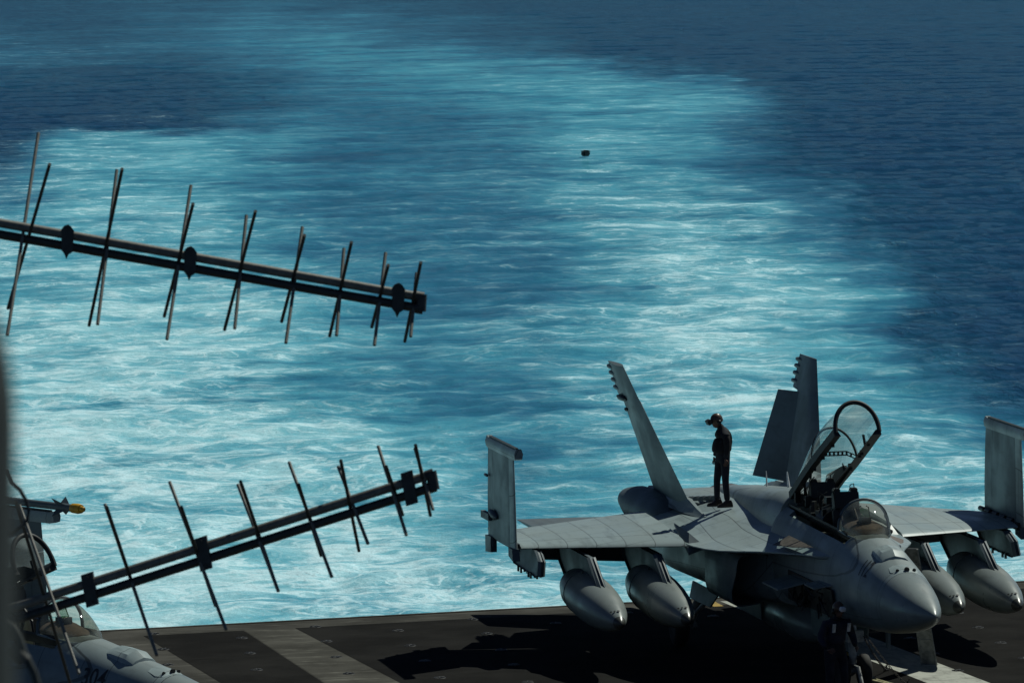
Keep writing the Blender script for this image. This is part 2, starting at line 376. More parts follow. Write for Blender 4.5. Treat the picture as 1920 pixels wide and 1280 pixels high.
def worn(name, base):
    m = mat(name, base, .7); g = G(m); P = g.geo(); n = g.noise(P, 2.2, 7, .7); n2 = g.noise(g.vmath('MULTIPLY', P, (3, .6, 1)), 3, 5, .7)
    c = g.mix(g.ramp(n, .4, .72), base, tuple(k*.55 for k in base)); c = g.mix(g.ramp(n2, .5, .75, 0, .7), c, (.06, .055, .045))
    g.L(c, g.b.inputs['Base Color']); return m
PWHITE = worn('worn white deck paint', (.42, .43, .38)); PYEL = worn('worn yellow deck paint', (.42, .27, .04))
ea, eb = Vector((-60., 14.2, 0)), Vector((70., 21.6, 0))       # deck edge line
d = MB(); pl = [ea, eb, Vector((70, -80, 0)), Vector((-60, -80, 0))]
d.prism(pl, (0, 0, -.35)); dk = d.build('flight_deck', DECK, smooth=0); dk['kind'] = 'structure'
h = MB(); h.prism([ea+Vector((0, -3, -.36)), eb+Vector((0, -3, -.36)), Vector((70, -80, -.36)), Vector((-60, -80, -.36))], (0, 0, -19))
hl = h.build('ship_hull', simple('hull grey', (.14, .15, .16), .6), smooth=0); hl['kind'] = 'structure'
def edge_y(x): return ea.y+(x-ea.x)*(eb.y-ea.y)/(eb.x-ea.x)
def sheet(name, poly, m, z=.004, kind='structure'):
    b = MB(); b.add([(x, y, z) for x, y in poly], [tuple(range(len(poly)))]); o = b.build(name, m, smooth=0); o['kind'] = kind; return o
def quadstrip(x0a, x0b, x1a, x1b, ya, dy0):   # far edge follows the deck edge
    return [(x0a, edge_y(x0a)-dy0), (x1a, edge_y(x1a)-dy0), (x1b, ya), (x0b, ya)]
sheet('deck_surface', quadstrip(-10.9, -10.6, -9.14, -8.70, 2, .85)[:0] or [(-11.1, edge_y(-11.1)-.9), (-9.14, edge_y(-9.1)-.9), (-8.74, 3), (-10.3, 3)], DARKN)
sheet('deck_surface', [(-8.12, edge_y(-8.1)-.95), (60, edge_y(60)-.95), (60, -40), (-6.4, -40), (-7.2, 3)], DARKN)
sheet('deck_surface', [(-9.12, edge_y(-9.1)-.95), (-8.14, edge_y(-8.1)-.95), (-7.22, 3), (-8.72, 3)], TRACK)
sheet('deck_surface', [(-50, edge_y(-50)-.9), (-12.3, edge_y(-12.3)-.9), (-11.4, 3), (-11.4, -40), (-50, -40)], DARKN)
# foul line: white band with yellow borders
def band(xa, xb, m, name): sheet(name, [(xa-.55, 17.2), (xb-.55, 17.2), (xb+.35, 4.), (xb+1.6, -8), (xa+1.6, -8), (xa+.35, 4.)], m, .008)
band(1.16, 2.2, PWHITE, 'deck_marking')
sheet('deck_marking', [(.72, 15.2), (.84, 15.2), (1.13, 8.9), (1.01, 8.9)], PYEL, .008)
b = MB()
o = sheet('deck_marking', [(.28, 17.2), (.5, 17.2), (.5, 16.5), (.3, 16.5)], PYEL, .008)
# deck-edge coaming
b = MB(); b.prism([ea+Vector((0, 0, .0)), eb+Vector((0, 0, 0)), eb+Vector((0, .12, 0)), ea+Vector((0, .12, 0))], (0, 0, .012)); o = b.build('deck_edge_coaming', DECK, smooth=0); o['kind'] = 'structure'
# tie-down points
def tiedown():
    t = thing('tie_down_point', 'small cross-barred steel tie-down cup set flush in the dark deck', 'tie-down', group='tie-down cups set in the deck')
    c = MB(); c.lathe([(0, .115), (.006, .11), (.007, .085), (.0062, .0)], (0, 0, .0045), (0, 0, 1), 16); c.build('cup_rim', BLACK, t)
    x = MB()
    for k in range(3): x.tube([Vector((math.cos(k*2.09)*.10, math.sin(k*2.09)*.10, .014)), Vector((0, 0, .022)), Vector((-math.cos(k*2.09)*.10, -math.sin(k*2.09)*.10, .014))], .009, 6)
    x.build('cross_bar', STEEL, t); return t
def copy_tree(o, parent=None):
    c = o.copy(); COL.objects.link(c)
    if parent: c.parent = parent
    for ch in list(o.children): copy_tree(ch, c)
    return c
td = tiedown(); first = True
for i in range(-3, 12):
    for j in range(-1, 8):
        y = 16.25-2.1*j-(1.05 if i % 2 else 0); x = -10.85+1.56*i-.09*(16.2-y)
        if y > edge_y(x)-.4 or y < 2: continue
        d_ = Vector((x, y, 0))-Vector(CAM); q = d_.dot(_f); u = 960+FPX*d_.dot(_r2)/q; v = 640-FPX*d_.dot(_u2)/q
        if not (-10 < u < 1930 and v < 1290): continue
        if x > -4.5 and x < .9 and y < 14.5: continue
        o = td if first else copy_tree(td); first = False
        o['label'] = ('cross-barred tie-down cup in the deck left of the pale worn lane' if x < -9.1 else 'cross-barred tie-down cup inside the pale worn lane of deck' if x < -7.8 else
                      'cross-barred tie-down cup in the dark deck between the pale lane and the jet' if x < -3 else 'cross-barred tie-down cup in the deck beside or beyond the nose wheel stripe')
        o.location = (x+random.uniform(-.05, .05), y+random.uniform(-.08, .08), 0); o.rotation_euler.z = random.uniform(0, 2)

# ------------------------------------------------------------------ jet fighter
def sell(s, w, zt, zb, zm, n=2.3, N=28, nb=None):
    out = []
    for k in range(N):
        a = 2*math.pi*k/N; ca, sa = math.cos(a), math.sin(a); e = 2./(n if sa > 0 else (nb or n))
        x = w*math.copysign(abs(ca)**e, ca); z = zm+(zt-zm if sa > 0 else zm-zb)*math.copysign(abs(sa)**e, sa)
        out.append(Vector((x, s, z)))
    return out
NOSE = [(0, .012, 1.99, 1.97, 1.98), (.05, .05, 2.025, 1.93, 1.98), (.15, .11, 2.08, 1.87, 1.975), (.35, .195, 2.155, 1.785, 1.97), (.65, .29, 2.245, 1.69, 1.96), (1.05, .385, 2.355, 1.59, 1.95),
        (1.55, .475, 2.48, 1.49, 1.945), (2.1, .545, 2.595, 1.41, 1.95), (2.7, .595, 2.71, 1.345, 1.97), (3.3, .635, 2.83, 1.30, 1.99), (3.72, .655, 2.905, 1.28, 2.0)]
def nose_ring(s, N=36):
    return sell(s, *[interp(s, NOSE, k) for k in (1, 2, 3, 4)], 2.15, N)
def wing_seg(u0, u1, stations, n=7, inc_=0):
    """closed airfoil rings between chord fractions u0..u1; station = (x, LE, TE, z, th)"""
    rings = []
    for x, le, te, z, th in stations:
        inc = inc_*max(0, (4.9-abs(x))/2.85)
        def T(u): return th*(1.4845*math.sqrt(max(u, 0))-.63*u-1.758*u*u+1.4215*u**3-.5180*u**4)*1.0
        us = [u0+(u1-u0)*(k/(n-1))**(1.6 if u0 == 0 else 1) for k in range(n)]
        up = [Vector((x, lerp(le, te, u), z+T(u)+inc*u)) for u in us]; dn = [Vector((x, lerp(le, te, u), z-T(u)*.8+inc*u)) for u in us[::-1]]
        if u0 == 0: dn = dn[:-1]
        rings.append(up+dn)
    return rings
def wing_part(name, u0, u1, st, m, parent, M=None, n=7, inc_=0):
    b = MB(); rr = wing_seg(u0, u1, st, n, inc_)
    if M: rr = [[M @ p for p in r] for r in rr]
    b.loft(rr); return b.build(name, m, parent, 40)

def stencil(txt, size, surf, s0, z0, side, parent, xs=1, name='number_marking', slant=0):
    """lettering laid on the skin of the nose; side -1 = starboard (photo left)"""
    cu = bpy.data.curves.new('t', 'FONT'); cu.body = txt; cu.size = size; cu.offset = .004; cu.space_character = 1.05; cu.align_x = 'CENTER'
    to = bpy.data.objects.new('t', cu); COL.objects.link(to); dg = bpy.context.evaluated_depsgraph_get()
    me = bpy.data.meshes.new_from_object(to.evaluated_get(dg)); COL.objects.unlink(to); bpy.data.objects.remove(to)
    bm = bmesh.new(); bm.from_mesh(me)
    for _ in range(2): bmesh.ops.subdivide_edges(bm, edges=[e for e in bm.edges if e.calc_length() > .05], cuts=1)
    bmesh.ops.triangulate(bm, faces=bm.faces)
    tree = BVHTree.FromPolygons([v.co.copy() for v in surf.data.vertices], [tuple(p.vertices) for p in surf.data.polygons])
    for v in bm.verts:
        y = s0+side*v.co.x*xs; z = z0+v.co.y
        hit, nrm, _, _ = tree.ray_cast(Vector((side*4, y, z)), Vector((-side, 0, 0)))
        if hit is None: hit = Vector((side*.5, y, z)); nrm = Vector((side, 0, 0))
        v.co = hit+Vector((side*.006, 0, .003))
    bm.to_mesh(me); bm.free(); me.materials.clear(); me.materials.append(DECAL)
    o = bpy.data.objects.new(name, me); COL.objects.link(o); o.parent = parent; return o

def canopy_ring(s, hw, z0, hh, N=22, y_shift=0.):
    return [Vector((hw*math.cos(math.pi*k/N), s, z0+hh*math.sin(math.pi*k/N))) for k in range(N+1)]

def make_jet(label, number, loc, rz, two_seat=True, load=True, open_deg=28., hi=True):
    J = thing('fighter_jet', label, 'fighter jet', loc, rz)
    # ---- nose and forward fuselage
    b = MB(); b.loft([nose_ring(s) for s in (0, .05, .15, .35, .65, 1.05, 1.5, 1.72)], cap1=False)
    rad = b.build('nose_cone', RADOME, J, 60)
    CE = 8.15 if two_seat else 6.9                       # cockpit rear end
    prof = [(3.72, .655, 2.905, 1.28, 2.0), (4.4, .70, 2.955, 1.24, 2.02), (5.5, .74, 2.99, 1.20, 2.05), (7.0, .78, 3.03, 1.18, 2.1), (8.15, .80, 3.06, 1.16, 2.12)]
    def ckring(s, openc):
        base = sell(s, *[interp(s, prof, k) for k in (1, 2, 3, 4)], 2.4, 36)
        top = interp(s, prof, 2); sx = .44
        out = []
        for p in base:
            if p.z > 2.25 and abs(p.x) < sx:
                t = abs(p.x)/sx
                if openc: p = Vector((math.copysign(sx-.02, p.x) if t > .8 else p.x, s, top-.72 if t <= .8 else top-.4))
            out.append(p)
        # insert crisp sill points
        return out
    st = [nose_ring(s) for s in (1.73, 2.1, 2.5, 2.9, 3.3, 3.7)]
    st += [ckring(4.0, False), ckring(4.1, False), ckring(4.12, True)]
    st += [ckring(s, True) for s in (4.6, 5.2, 5.8, 6.4, 7.0, 7.6) if s < CE-.1]
    st += [ckring(CE-.02, True), ckring(CE, False)]
    if not two_seat: st += [ckring(s, False) for s in (7.3, 7.8, 8.15)]
    b = MB(); b.loft(st, cap0=False, cap1=False); fus = b.build('forward_fuselage', GREY, J, 32)
    # ---- spine and centre body
    SP = [(CE, .62, interp(CE, [(6.9, 3.42), (8.15, 3.17)], 1), 2.3), (CE+.5, .66, 3.20 if two_seat else 3.38, 2.3), (9.2, .67, 3.16, 2.3), (9.9, .64, 3.10, 2.3), (10.8, .58, 3.01, 2.3), (11.7, .5, 2.93, 2.3), (12.6, .42, 2.85, 2.3), (13.6, .34, 2.74, 2.3), (14.6, .2, 2.62, 2.3)]
    b = MB(); rings = []
    for s, wd, zt, zb in SP:
        rings.append([Vector((wd*math.copysign(abs(math.cos(a))**.6, math.cos(a)), s, zb+(zt-zb)*abs(math.sin(a))**.62)) for a in [math.pi*k/18 for k in range(19)]])
    b.loft(rings, close=False); b.add(rings[0], [tuple(range(19))]); b.build('spine', GREY, J, 40)
    BODY = [(7.9, .80, 2.35, 1.16, 1.9), (8.6, 1.2, 2.38, 1.14, 1.85), (9.4, 1.45, 2.42, 1.12, 1.85), (10.6, 1.50, 2.52, 1.10, 1.85), (12, 1.55, 2.63, 1.08, 1.85), (13.2, 1.62, 2.62, 1.08, 1.85),
            (14.4, 1.66, 2.58, 1.12, 1.85), (15.6, 1.52, 2.48, 1.2, 1.85), (16.6, 1.28, 2.36, 1.32, 1.84)]
    b = MB(); b.loft([sell(s, wd, zt, zb, zm, 3.2, 40, 3.6) for s, wd, zt, zb, zm in BODY]); b.build('centre_fuselage', GREY, J, 50)
    for sx in (-1, 1):
        b = MB(); rr = [[Vector((sx*1.44+.44*k_*math.cos(a), s, 2.22+.38*k_*math.sin(a))) for a in [2*math.pi*k/22 for k in range(22)]]
                        for s, k_ in ((12.75, .05), (12.85, .35), (13.05, .62), (13.35, .82), (13.8, .95), (14.6, 1.), (15.6, .9), (16.4, .6), (16.8, .2))]
        b.loft(rr); b.build('tail_fairing', GREYD, J, 60)
        b = MB(); b.lathe([(0, .58), (.5, .56), (1.0, .50), (1.35, .42), (1.3, .38), (.3, .40)], (sx*.62, 16.3, 1.84), (0, 1, 0), 28); b.build('exhaust_nozzle', STEEL, J, 30)
        # intake
        def ir(s, k, z0=0): return [Vector((sx*(1.18+(.38+.02*k)*cx_), s+ (.35 if cz_ < 0 else 0)*(1 if s < 8 else 0)-(.25*(cx_) if s < 8 else 0), 1.66+(.50-.0*k)*cz_*(1) )) for cx_, cz_ in
                          [(math.copysign(abs(math.cos(a))**.45, math.cos(a))*(1-.04*k), math.copysign(abs(math.sin(a))**.45, math.sin(a))*(1-.03*k)) for a in [2*math.pi*q/24+.13 for q in range(24)]]]
        b = MB(); b.loft([ir(9.9, 0), ir(8.6, 0), ir(7.8, 0), ir(7.8, 2), ir(9.2, 3), ir(9.9, 3)], cap0=False, cap1=True); b.build('engine_intake', GREYD, J, 40)
    # ---- leading-edge extensions
    LX = [(4.35, .60, 2.50), (4.7, .78, 2.47), (5.3, .97, 2.45), (6.0, 1.22, 2.405), (6.6, 1.42, 2.36), (7.2, 1.62, 2.30), (7.8, 1.80, 2.245), (8.4, 1.92, 2.21), (9.0, 2.00, 2.19), (9.3, 2.03, 2.19), (10.5, 2.03, 2.20), (12.0, 2.03, 2.19), (13.0, 2.03, 2.14)]
    for sx in (-1, 1):
        b = MB(); rings = []
        for s, xe, ze in LX:
            zin = lerp(2.60, 2.66, sm((s-6)/5)); th = lerp(.02, .30, sm((s-9)/1.2)) if s > 8.9 else .02
            xi = .45; up = []; dn = []
            for k in range(9):
                t = k/8; x = lerp(xi, xe, t); q = (1-t)
                z = ze+(zin-ze)*(q**1.35 if s < 9 else lerp(q**1.35, q**1.1, sm((s-9)/2)))
                bul = .07*sm((s-9.2)/1.3)*(1 if t > .6 else t/.6)
                up.append(Vector((sx*x, s, z+bul))); dn.append(Vector((sx*x, s, min(z-.035-.18*q, ze-.03-.12*q-(.10*sm((s-9.2)/1.)))) if t < 1 else Vector((sx*x, s, ze-.02-.1*sm((s-9.2)/1.3)))))
            rings.append(up+dn[::-1])
        b.loft(rings); b.build('leading_edge_extension', GREYL, J, 45)
    for sx in (-1, 1):
        b = MB(); b.add([(sx*.80, 4.95, 2.600), (sx*1.02, 5.55, 2.535), (sx*1.22, 6.25, 2.505), (sx*.84, 6.5, 2.635)], [(0, 1, 2, 3)]); b.build('vent_panel', simple('brown vent panel', (.10, .075, .06), .6), J, 0)
    W = [(2.06, 9.25, 13.95, 2.165, .20), (2.6, 9.58, 13.98, 2.14, .19), (3.4, 10.09, 14.0, 2.10, .17), (4.2, 10.6, 14.02, 2.06, .155), (4.80, 10.97, 14.02, 2.03, .145)]
    for sx in (-1, 1):
        ws = [(sx*x, le, te, z, th) for x, le, te, z, th in W]
        wing = wing_part('wing', .175, .745, ws, GREYL, J, inc_=.26)
        wing_part('leading_edge_flap', 0, .172, ws, GREYL, wing, inc_=.26)
        fs = [(sx*x, le, te, z, th) for x, le, te, z, th in W]
        # drooped trailing edge flap: rotate about its hinge
        fl = [(sx*2.06, *W[0][1:]), (sx*3.2, 9.96, 14., 2.11, .175), (sx*4.38, 10.7, 14.02, 2.05, .15)]
        hz = lambda st_: Vector((0, lerp(st_[1], st_[2], .75), st_[3]-.01))
        rr = wing_seg(.752, 1.0, fl, 5); out = []
        for st_, r_ in zip(fl, rr):
            c = hz(st_); Rm = Matrix.Rotation(-R(44), 3, 'X'); out.append([Vector((p.x, 0, 0))+c+(Rm @ (Vector((0, p.y, p.z))-c)) for p in r_])
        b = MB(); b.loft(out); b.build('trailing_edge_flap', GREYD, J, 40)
        # snag fairing where the flap meets the extension
        b = MB(); b.prism([(sx*2.06, 9.12, 2.06), (sx*1.74, 9.16, 2.16), (sx*1.93, 9.6, 2.36), (sx*2.02, 10.4, 2.46)], (0, 0, -.05)); b.build('flap_seal', GREYD, J, 0)
        # wing fold hinge
        b = MB()
        for y in (11.4, 11.9, 12.4, 12.9, 13.3): b.lathe([(0, .05), (.3, .05)], (sx*4.84, y, 2.10), (0, 1, 0), 10)
        b.prism([(sx*4.81, 11.05, 2.10), (sx*4.81, 13.4, 2.10), (sx*4.81, 13.4, 1.96), (sx*4.81, 11.05, 1.96)], (sx*.07, 0, 0))
        b.build('fold_hinge', BLACK, J, 40)
        # folded outer panel: airfoil turned to stand on edge
        O = [(0.0, 10.90, 13.5, 0, .13), (.6, 10.95, 13.5, 0, .11), (1.2, 11.0, 13.45, 0, .095), (1.69, 11.05, 13.38, 0, .085)]
        M = Matrix(((0, 0, sx*1.), (0, 1, 0), (1, 0, 0)))
        pan = lambda u0, u1, st_: [[Vector((sx*4.90, 0, 2.02))+(M @ p) for p in r_] for r_ in wing_seg(u0, u1, st_, 7)]
        b = MB(); b.loft(pan(.14, .78, O)); P_ = b.build('outer_wing_panel', GREYD, J, 40)
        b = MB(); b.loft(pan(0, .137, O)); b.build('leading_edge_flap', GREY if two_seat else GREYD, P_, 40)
        b = MB(); b.loft(pan(.785, 1, [(-.18, 10.9, 13.5, 0, .12)]+O[1:])); b.build('aileron', GREYD, P_, 40)
        b = MB(); b.prism([(sx*4.84, 10.92, 1.80), (sx*4.84, 11.3, 1.86), (sx*4.84, 11.3, 2.02), (sx*4.84, 10.98, 2.02)], (sx*.14, 0, 0))
        b.build('fold_rib', GREYD, P_, 0); b = MB()
        b.prism([(sx*4.84, 13.0, 1.72), (sx*4.84, 13.5, 1.68), (sx*4.84, 13.5, 2.0), (sx*4.84, 13.0, 2.02)], (sx*.12, 0, 0)); b.build('fold_rib', GREYD, P_, 0)
        b = MB(); b.lathe([(0, .01), (.08, .05), (.3, .07), (.55, .05), (.62, .02)], (sx*4.98, 12.3, 2.45), (0, 1, .12), 14)
        b.build('actuator_fairing', GREYD, P_, 40); b = MB()
        b.lathe([(0, .01), (.04, .03), (.2, .03), (.24, .01)], (sx*4.95, 13.25, 3.15), (0, 1, 0), 10)
        b.build('actuator_fairing', GREYD, P_, 40); b = MB(); b.box((sx*4.99, 13.2, 2.40), (.08, .7, .13)); b.build('aileron_bracket', GREYD, P_, 40)
        # launcher rail on the wing tip
        z0 = 3.70
        b = MB(); b.loft([[Vector((sx*(4.90+a), y, z0+c+e)) for a, c in ((-.07, 0), (.07, 0), (.085, .09), (.05, .19), (-.05, .19), (-.085, .09))]
                          for y, e in ((10.62, .03), (10.74, 0), (13.1, 0), (13.25, .03))]); rl = b.build('launcher_rail', GREY, P_, 30, 0)
        b = MB(); b.box((sx*4.90, 11.95, z0+.205), (.06, 2.35, .03)); b.build('rail_slot', BLACK, rl, 0)
        # ---- fins
        F = lambda t: (lerp(1.27, 1.93, t), lerp(12.05, 14.80, t), lerp(2.52, 4.98, t))   # x, LE, z
        def fin_ring(t, u0, u1, te, th, n=6):
            x, le, z = F(t); nrm = Vector((math.cos(R(15)), 0, -math.sin(R(15)))); r1, r2 = [], []
            for k in range(n):
                u = lerp(u0, u1, k/(n-1)); y = lerp(le, te, u); tt = th*(1.4845*math.sqrt(u)-.63*u-1.758*u*u+1.4215*u**3-.518*u**4)
                c = Vector((x, y, z)); a_ = c+nrm*tt; b_ = c-nrm*tt; r1.append(Vector((sx*a_.x, a_.y, a_.z))); r2.append(Vector((sx*b_.x, b_.y, b_.z)))
            return r1+(r2[::-1][:-1] if u0 == 0 else r2[::-1])
        ft = lambda t: lerp(15.75, 16.08, t)
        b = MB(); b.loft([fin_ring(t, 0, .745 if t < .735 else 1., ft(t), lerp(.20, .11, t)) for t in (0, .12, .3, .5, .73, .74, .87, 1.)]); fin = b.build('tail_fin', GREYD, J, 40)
        # rudder, turned inboard
        rud = []
        for t in (.05, .3, .5, .72):
            x, le, z = F(t); hy = lerp(le, ft(t), .70); ch = lerp(1.30, .80, (t-.05)/.67); a = R(18); th = .05
            dirv = Vector((-math.sin(a), math.cos(a), 0)); nv = Vector((math.cos(a), math.sin(a), 0))
            h0 = Vector((x, hy-.04, z)); pts = [h0+nv*th, h0+dirv*ch*.5+nv*th*.7, h0+dirv*ch+nv*.01, h0+dirv*ch-nv*.01, h0+dirv*ch*.5-nv*th*.7, h0-nv*th]
            rud.append([Vector((sx*p.x, p.y, p.z)) for p in pts])
        b = MB(); b.loft(rud); b.build('rudder', GREYD, fin, 30)
        for t in (.79, .85, .905, .955):
            x, le, z = F(t); b = MB(); b.lathe([(0, .01), (.06, .04), (.3, .048), (.42, .04), (.46, .02)], (sx*(x), ft(t)-.32, z), (0, 1, 0), 12); b.build('fin_fairing', GREYD, fin, 50)
        b = MB(); x, le, z = F(.73)
        b.lathe([(0, .01), (.1, .05), (.5, .06), (.75, .02)], (sx*(x+.08), 15.0, z), (0, 1, 0), 12); b.lathe([(0, .01), (.06, .04), (.14, .03)], (sx*(F(.77)[0]+.09), 14.75, F(.66)[2]), (0, 1, 0), 10); b.build('formation_light', BLACK, fin, 50)
        # root fillet
        b = MB(); b.loft([[Vector((sx*(1.27+w_*c), s, 2.44+hh*max(0, q))) for c, q in ((-1, 0), (-.6, .35), (-.2, .9), (.2, .9), (.6, .35), (1, 0))] for s, w_, hh in ((11.0, .06, .04), (11.6, .14, .14), (12.2, .20, .26), (13.5, .24, .24), (15.4, .2, .16))]); b.build('fin_root_fillet', GREY, J, 50)
        # ---- stabilator
        stt = [(sx*1.45, 14.55, 17.0, 1.80, .13), (sx*2.4, 15.2, 17.45, 1.77, .10), (sx*3.45, 16.0, 17.75, 1.74, .06)]
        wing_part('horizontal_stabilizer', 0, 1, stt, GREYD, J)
        # ---- pylons and tanks
        if load:
            for q, (px_, py0, tz, tilt) in enumerate(((2.55, 7.15, 1.08, 0), (3.74, 7.42, 1.03, 0))):
                top = 1.98 if q == 0 else 1.94
                b = MB()
                sec = [(py0+1.45, .015, .05), (py0+1.55, .05, .3), (py0+2.0, .075, 1), (py0+3.9, .075, 1), (py0+5.0, .02, 1)]
                poly = [(py0+2.35, top+.02), (py0+1.45, top-.42), (py0+1.50, tz+.40), (py0+1.75, tz+.36), (py0+4.4, tz+.34), (py0+5.0, top-.3), (py0+5.2, top+.02)]
                lay = [(-.075, 0), (-.055, .0), (.055, 0), (.075, 0)]
                r0 = [Vector((sx*px_-.035, y, z)) for y, z in poly]; r1 = [Vector((sx*px_-.085, lerp(y, py0+3.2, .06), z)) for y, z in poly]
                r2 = [Vector((sx*px_+.085, lerp(y, py0+3.2, .06), z)) for y, z in poly]; r3 = [Vector((sx*px_+.035, y, z)) for y, z in poly]
                b.loft([r0, r1, r2, r3]); py_ = b.build('pylon', GREYD, J, 0)
                b = MB()
                for yy, zz in ((py0+1.9, top-.45), (py0+2.0, top-.62), (py0+2.7, top-.3), (py0+2.7, top-.55)): b.lathe([(0, .03), (.02, .03)], (sx*px_-sx*.0-.105, yy, zz), (1, 0, 0), 8)
                b.build('access_fastener', BLACK, py_, 0)
                tk = [(.0, .11), (.05, .13), (.3, .205), (.6, .275), (1.0, .335), (1.5, .38), (2.0, .40), (2.6, .40), (3.1, .38), (3.5, .31), (3.85, .20), (4.05, .05)]
                b = MB(); b.lathe([(t*1.0+.16, r_*1.05) for t, r_ in tk], (sx*px_, py0, tz), (0, 1, .07), 40); T = b.build('fuel_tank', TANKM, J, 60)
                b = MB(); b.lathe([(0, .012), (.012, .03), (.06, .07), (.12, .10), (.158, .117)], (sx*px_, py0, tz), (0, 1, .07), 28); b.build('tank_nose_cap', TANKCAP, T, 60)
                b = MB(); b.lathe([(0, .026), (.005, .028), (.006, .0)], (sx*px_+.02, py0+.30, tz+.205), (0, -.35, 1), 12); b.lathe([(0, .02), (.006, .02)], (sx*px_-.11, py0+.34, tz+.185), (-.5, -.35, 1), 12); b.lathe([(0, .02), (.006, .02)], (sx*px_-.05, py0+.31, tz+.20), (-.2, -.35, 1), 12)
                b.build('filler_cap', BLACK, T, 0)
                for t_, r_ in ((2.9, .4215),):
                    ax_ = Vector((0, 1, .07)).normalized(); b = MB(); b.lathe([(t_-.008, r_-.004), (t_-.008, r_+.0015), (t_+.008, r_+.0015), (t_+.008, r_-.004)], (sx*px_, py0, tz), ax_, 40); b.build('tank_seam', GREYD, T, 0)
        if load:
            px_ = 4.52; top = 2.0                  # empty outboard pylon, canted
            poly = [(10.75, top), (10.3, top-.16), (10.22, top-.42), (10.5, top-.47), (12.5, top-.44), (12.9, top-.05)]
            Mx = Matrix.Rotation(sx*R(-8), 3, 'Y'); c = Vector((sx*px_, 11.5, top))
            rr = [[c+(Mx @ Vector((o_, y-11.5 if abs(o_) < .05 else lerp(y, 11.5, .07)-11.5, z-top))) for y, z in poly] for o_ in (-.03, -.075, .075, .03)]
            b = MB(); b.loft(rr); pp = b.build('pylon', GREYD, J, 0)
            b = MB()
            for yy in (10.9, 11.1, 11.75, 12.0):
                b.box(c+(Mx @ Vector((-.06, yy-11.5, -.49))), (.03, .07, .10)); b.box(c+(Mx @ Vector((.06, yy-11.5, -.49))), (.03, .07, .10))
            b.build('sway_brace', BLACK, pp, 0)
    # centreline store
    if load:
        tk = [(.0, .01), (.06, .08), (.3, .19), (.7, .30), (1.2, .37), (1.8, .40), (3.4, .40), (4.2, .34), (4.8, .22), (5.2, .1)]
        b = MB(); b.lathe(tk, (0, 6.9, .80), (0, 1, 0), 32); T = b.build('fuel_tank', TANKM, J, 60)
        b = MB(); b.box((0, 9.3, 1.18), (.16, 2.2, .18)); b.build('pylon', GREYD, J, 0)
    # ---- louvre scoops on the back
    for k in range(5):
        b = MB(); x = -1.15+k*.115
        b.loft([[Vector((x+.052*w_*math.cos(a), s, 2.62+.085*w_*math.sin(a))) for a in [math.pi*q/8 for q in range(9)]] for s, w_ in ((12.30, 1.), (12.45, .95), (12.75, .4), (12.9, .05))], close=True)
        b.build('cooling_scoop', GREYD, J, 40)
    # ---- details on the nose
    b = MB()   # refuelling/airdata hump ahead of the windscreen
    hs = []
    for s, hw, hh in ((2.44, .20, -.02), (2.47, .25, .06), (2.62, .27, .115), (2.66, .275, .12), (3.0, .27, .09), (3.25, .22, -.01)):
        zt = interp(s, NOSE, 2); hs.append([Vector((hw*c_, s, zt-.05*abs(c_)**2*1.4-.02+max(hh, -.02)*q_+(-.03 if q_ < 0 else 0))) for c_, q_ in ((-1, 0), (-.92, .7), (-.7, 1), (0, 1.15), (.7, 1), (.92, .7), (1, 0), (.6, -1), (-.6, -1))])
    b.loft(hs); b.build('airdata_hump', GREYL, J, 25)
    b = MB(); hs = []   # gun muzzle fairing
    for s, hw, hh in ((1.70, .05, -.03), (1.80, .20, .015), (1.92, .25, .035), (2.12, .22, .02), (2.32, .08, -.03)):
        zt = interp(s, NOSE, 2); hs.append([Vector((hw*c_, s, zt+hh*q_-.42*(hw*c_)**2*1.6-.01+(-.04 if q_ < 0 else 0))) for c_, q_ in ((-1, 0), (-.6, .8), (0, 1.2), (.6, .8), (1, 0), (.5, -1), (-.5, -1))])
    b.loft(hs); gf = b.build('gun_fairing', GREYL, J, 50)
    b = MB(); b.lathe([(0, .045), (.03, .045), (.05, .0)], (.02, 1.80, interp(1.8, NOSE, 2)+.022), (0, 1, .25), 16); b.lathe([(0, .03), (.02, .03)], (-.14, 1.83, interp(1.83, NOSE, 2)+.0), (0, 1, .25), 12); b.lathe([(0, .03), (.02, .03)], (.16, 1.83, interp(1.83, NOSE, 2)+.0), (0, 1, .25), 12); b.build('gun_port', BLACK, gf, 0)
    stencil(number, .37, fus, 2.76 if two_seat else 3.05, 2.35 if two_seat else 2.28, -1, J, .68 if two_seat else .9)
    b = MB(); b.tube([(0, 11.3, 2.95), (0, 11.35, 3.25)], [.02, .006], 6); b.tube([(0.02, 9.75, 3.08), (.0, 9.8, 3.40)], [.03, .012], 6); b.build('blade_antenna', WHITE, J, 0)
    # ---- windscreen
    b = MB(); WSN = 20
    def wr(t):
        s = lerp(3.62, 4.52, t); hw = lerp(.30, .455, math.sqrt(t)); z0 = lerp(2.86, 2.94, t); hh = .53*math.sin(t*math.pi/2)**.9
        out = []
        for k in range(WSN+1):
            a = math.pi*k/WSN; out.append(Vector((hw*math.cos(a), s+lerp(.35*(1-t)+.0, 0, math.sin(a)), z0+hh*math.sin(a)**.85)))
        return out
    b.loft([wr(t) for t in (0, .12, .25, .4, .55, .7, .85, 1.)], close=False); ws = b.build('windscreen', WGLASS, J, 80)
    b = MB(); b.tube(wr(1.), .028, 8); b.build('windscreen_frame', GREYD, ws, 60)
    b = MB(); b.tube([wr(t)[0] for t in (0, .25, .55, 1.)], .02, 6); b.tube([wr(t)[-1] for t in (0, .25, .55, 1.)], .02, 6); b.build('windscreen_sill', GREY, ws, 60)
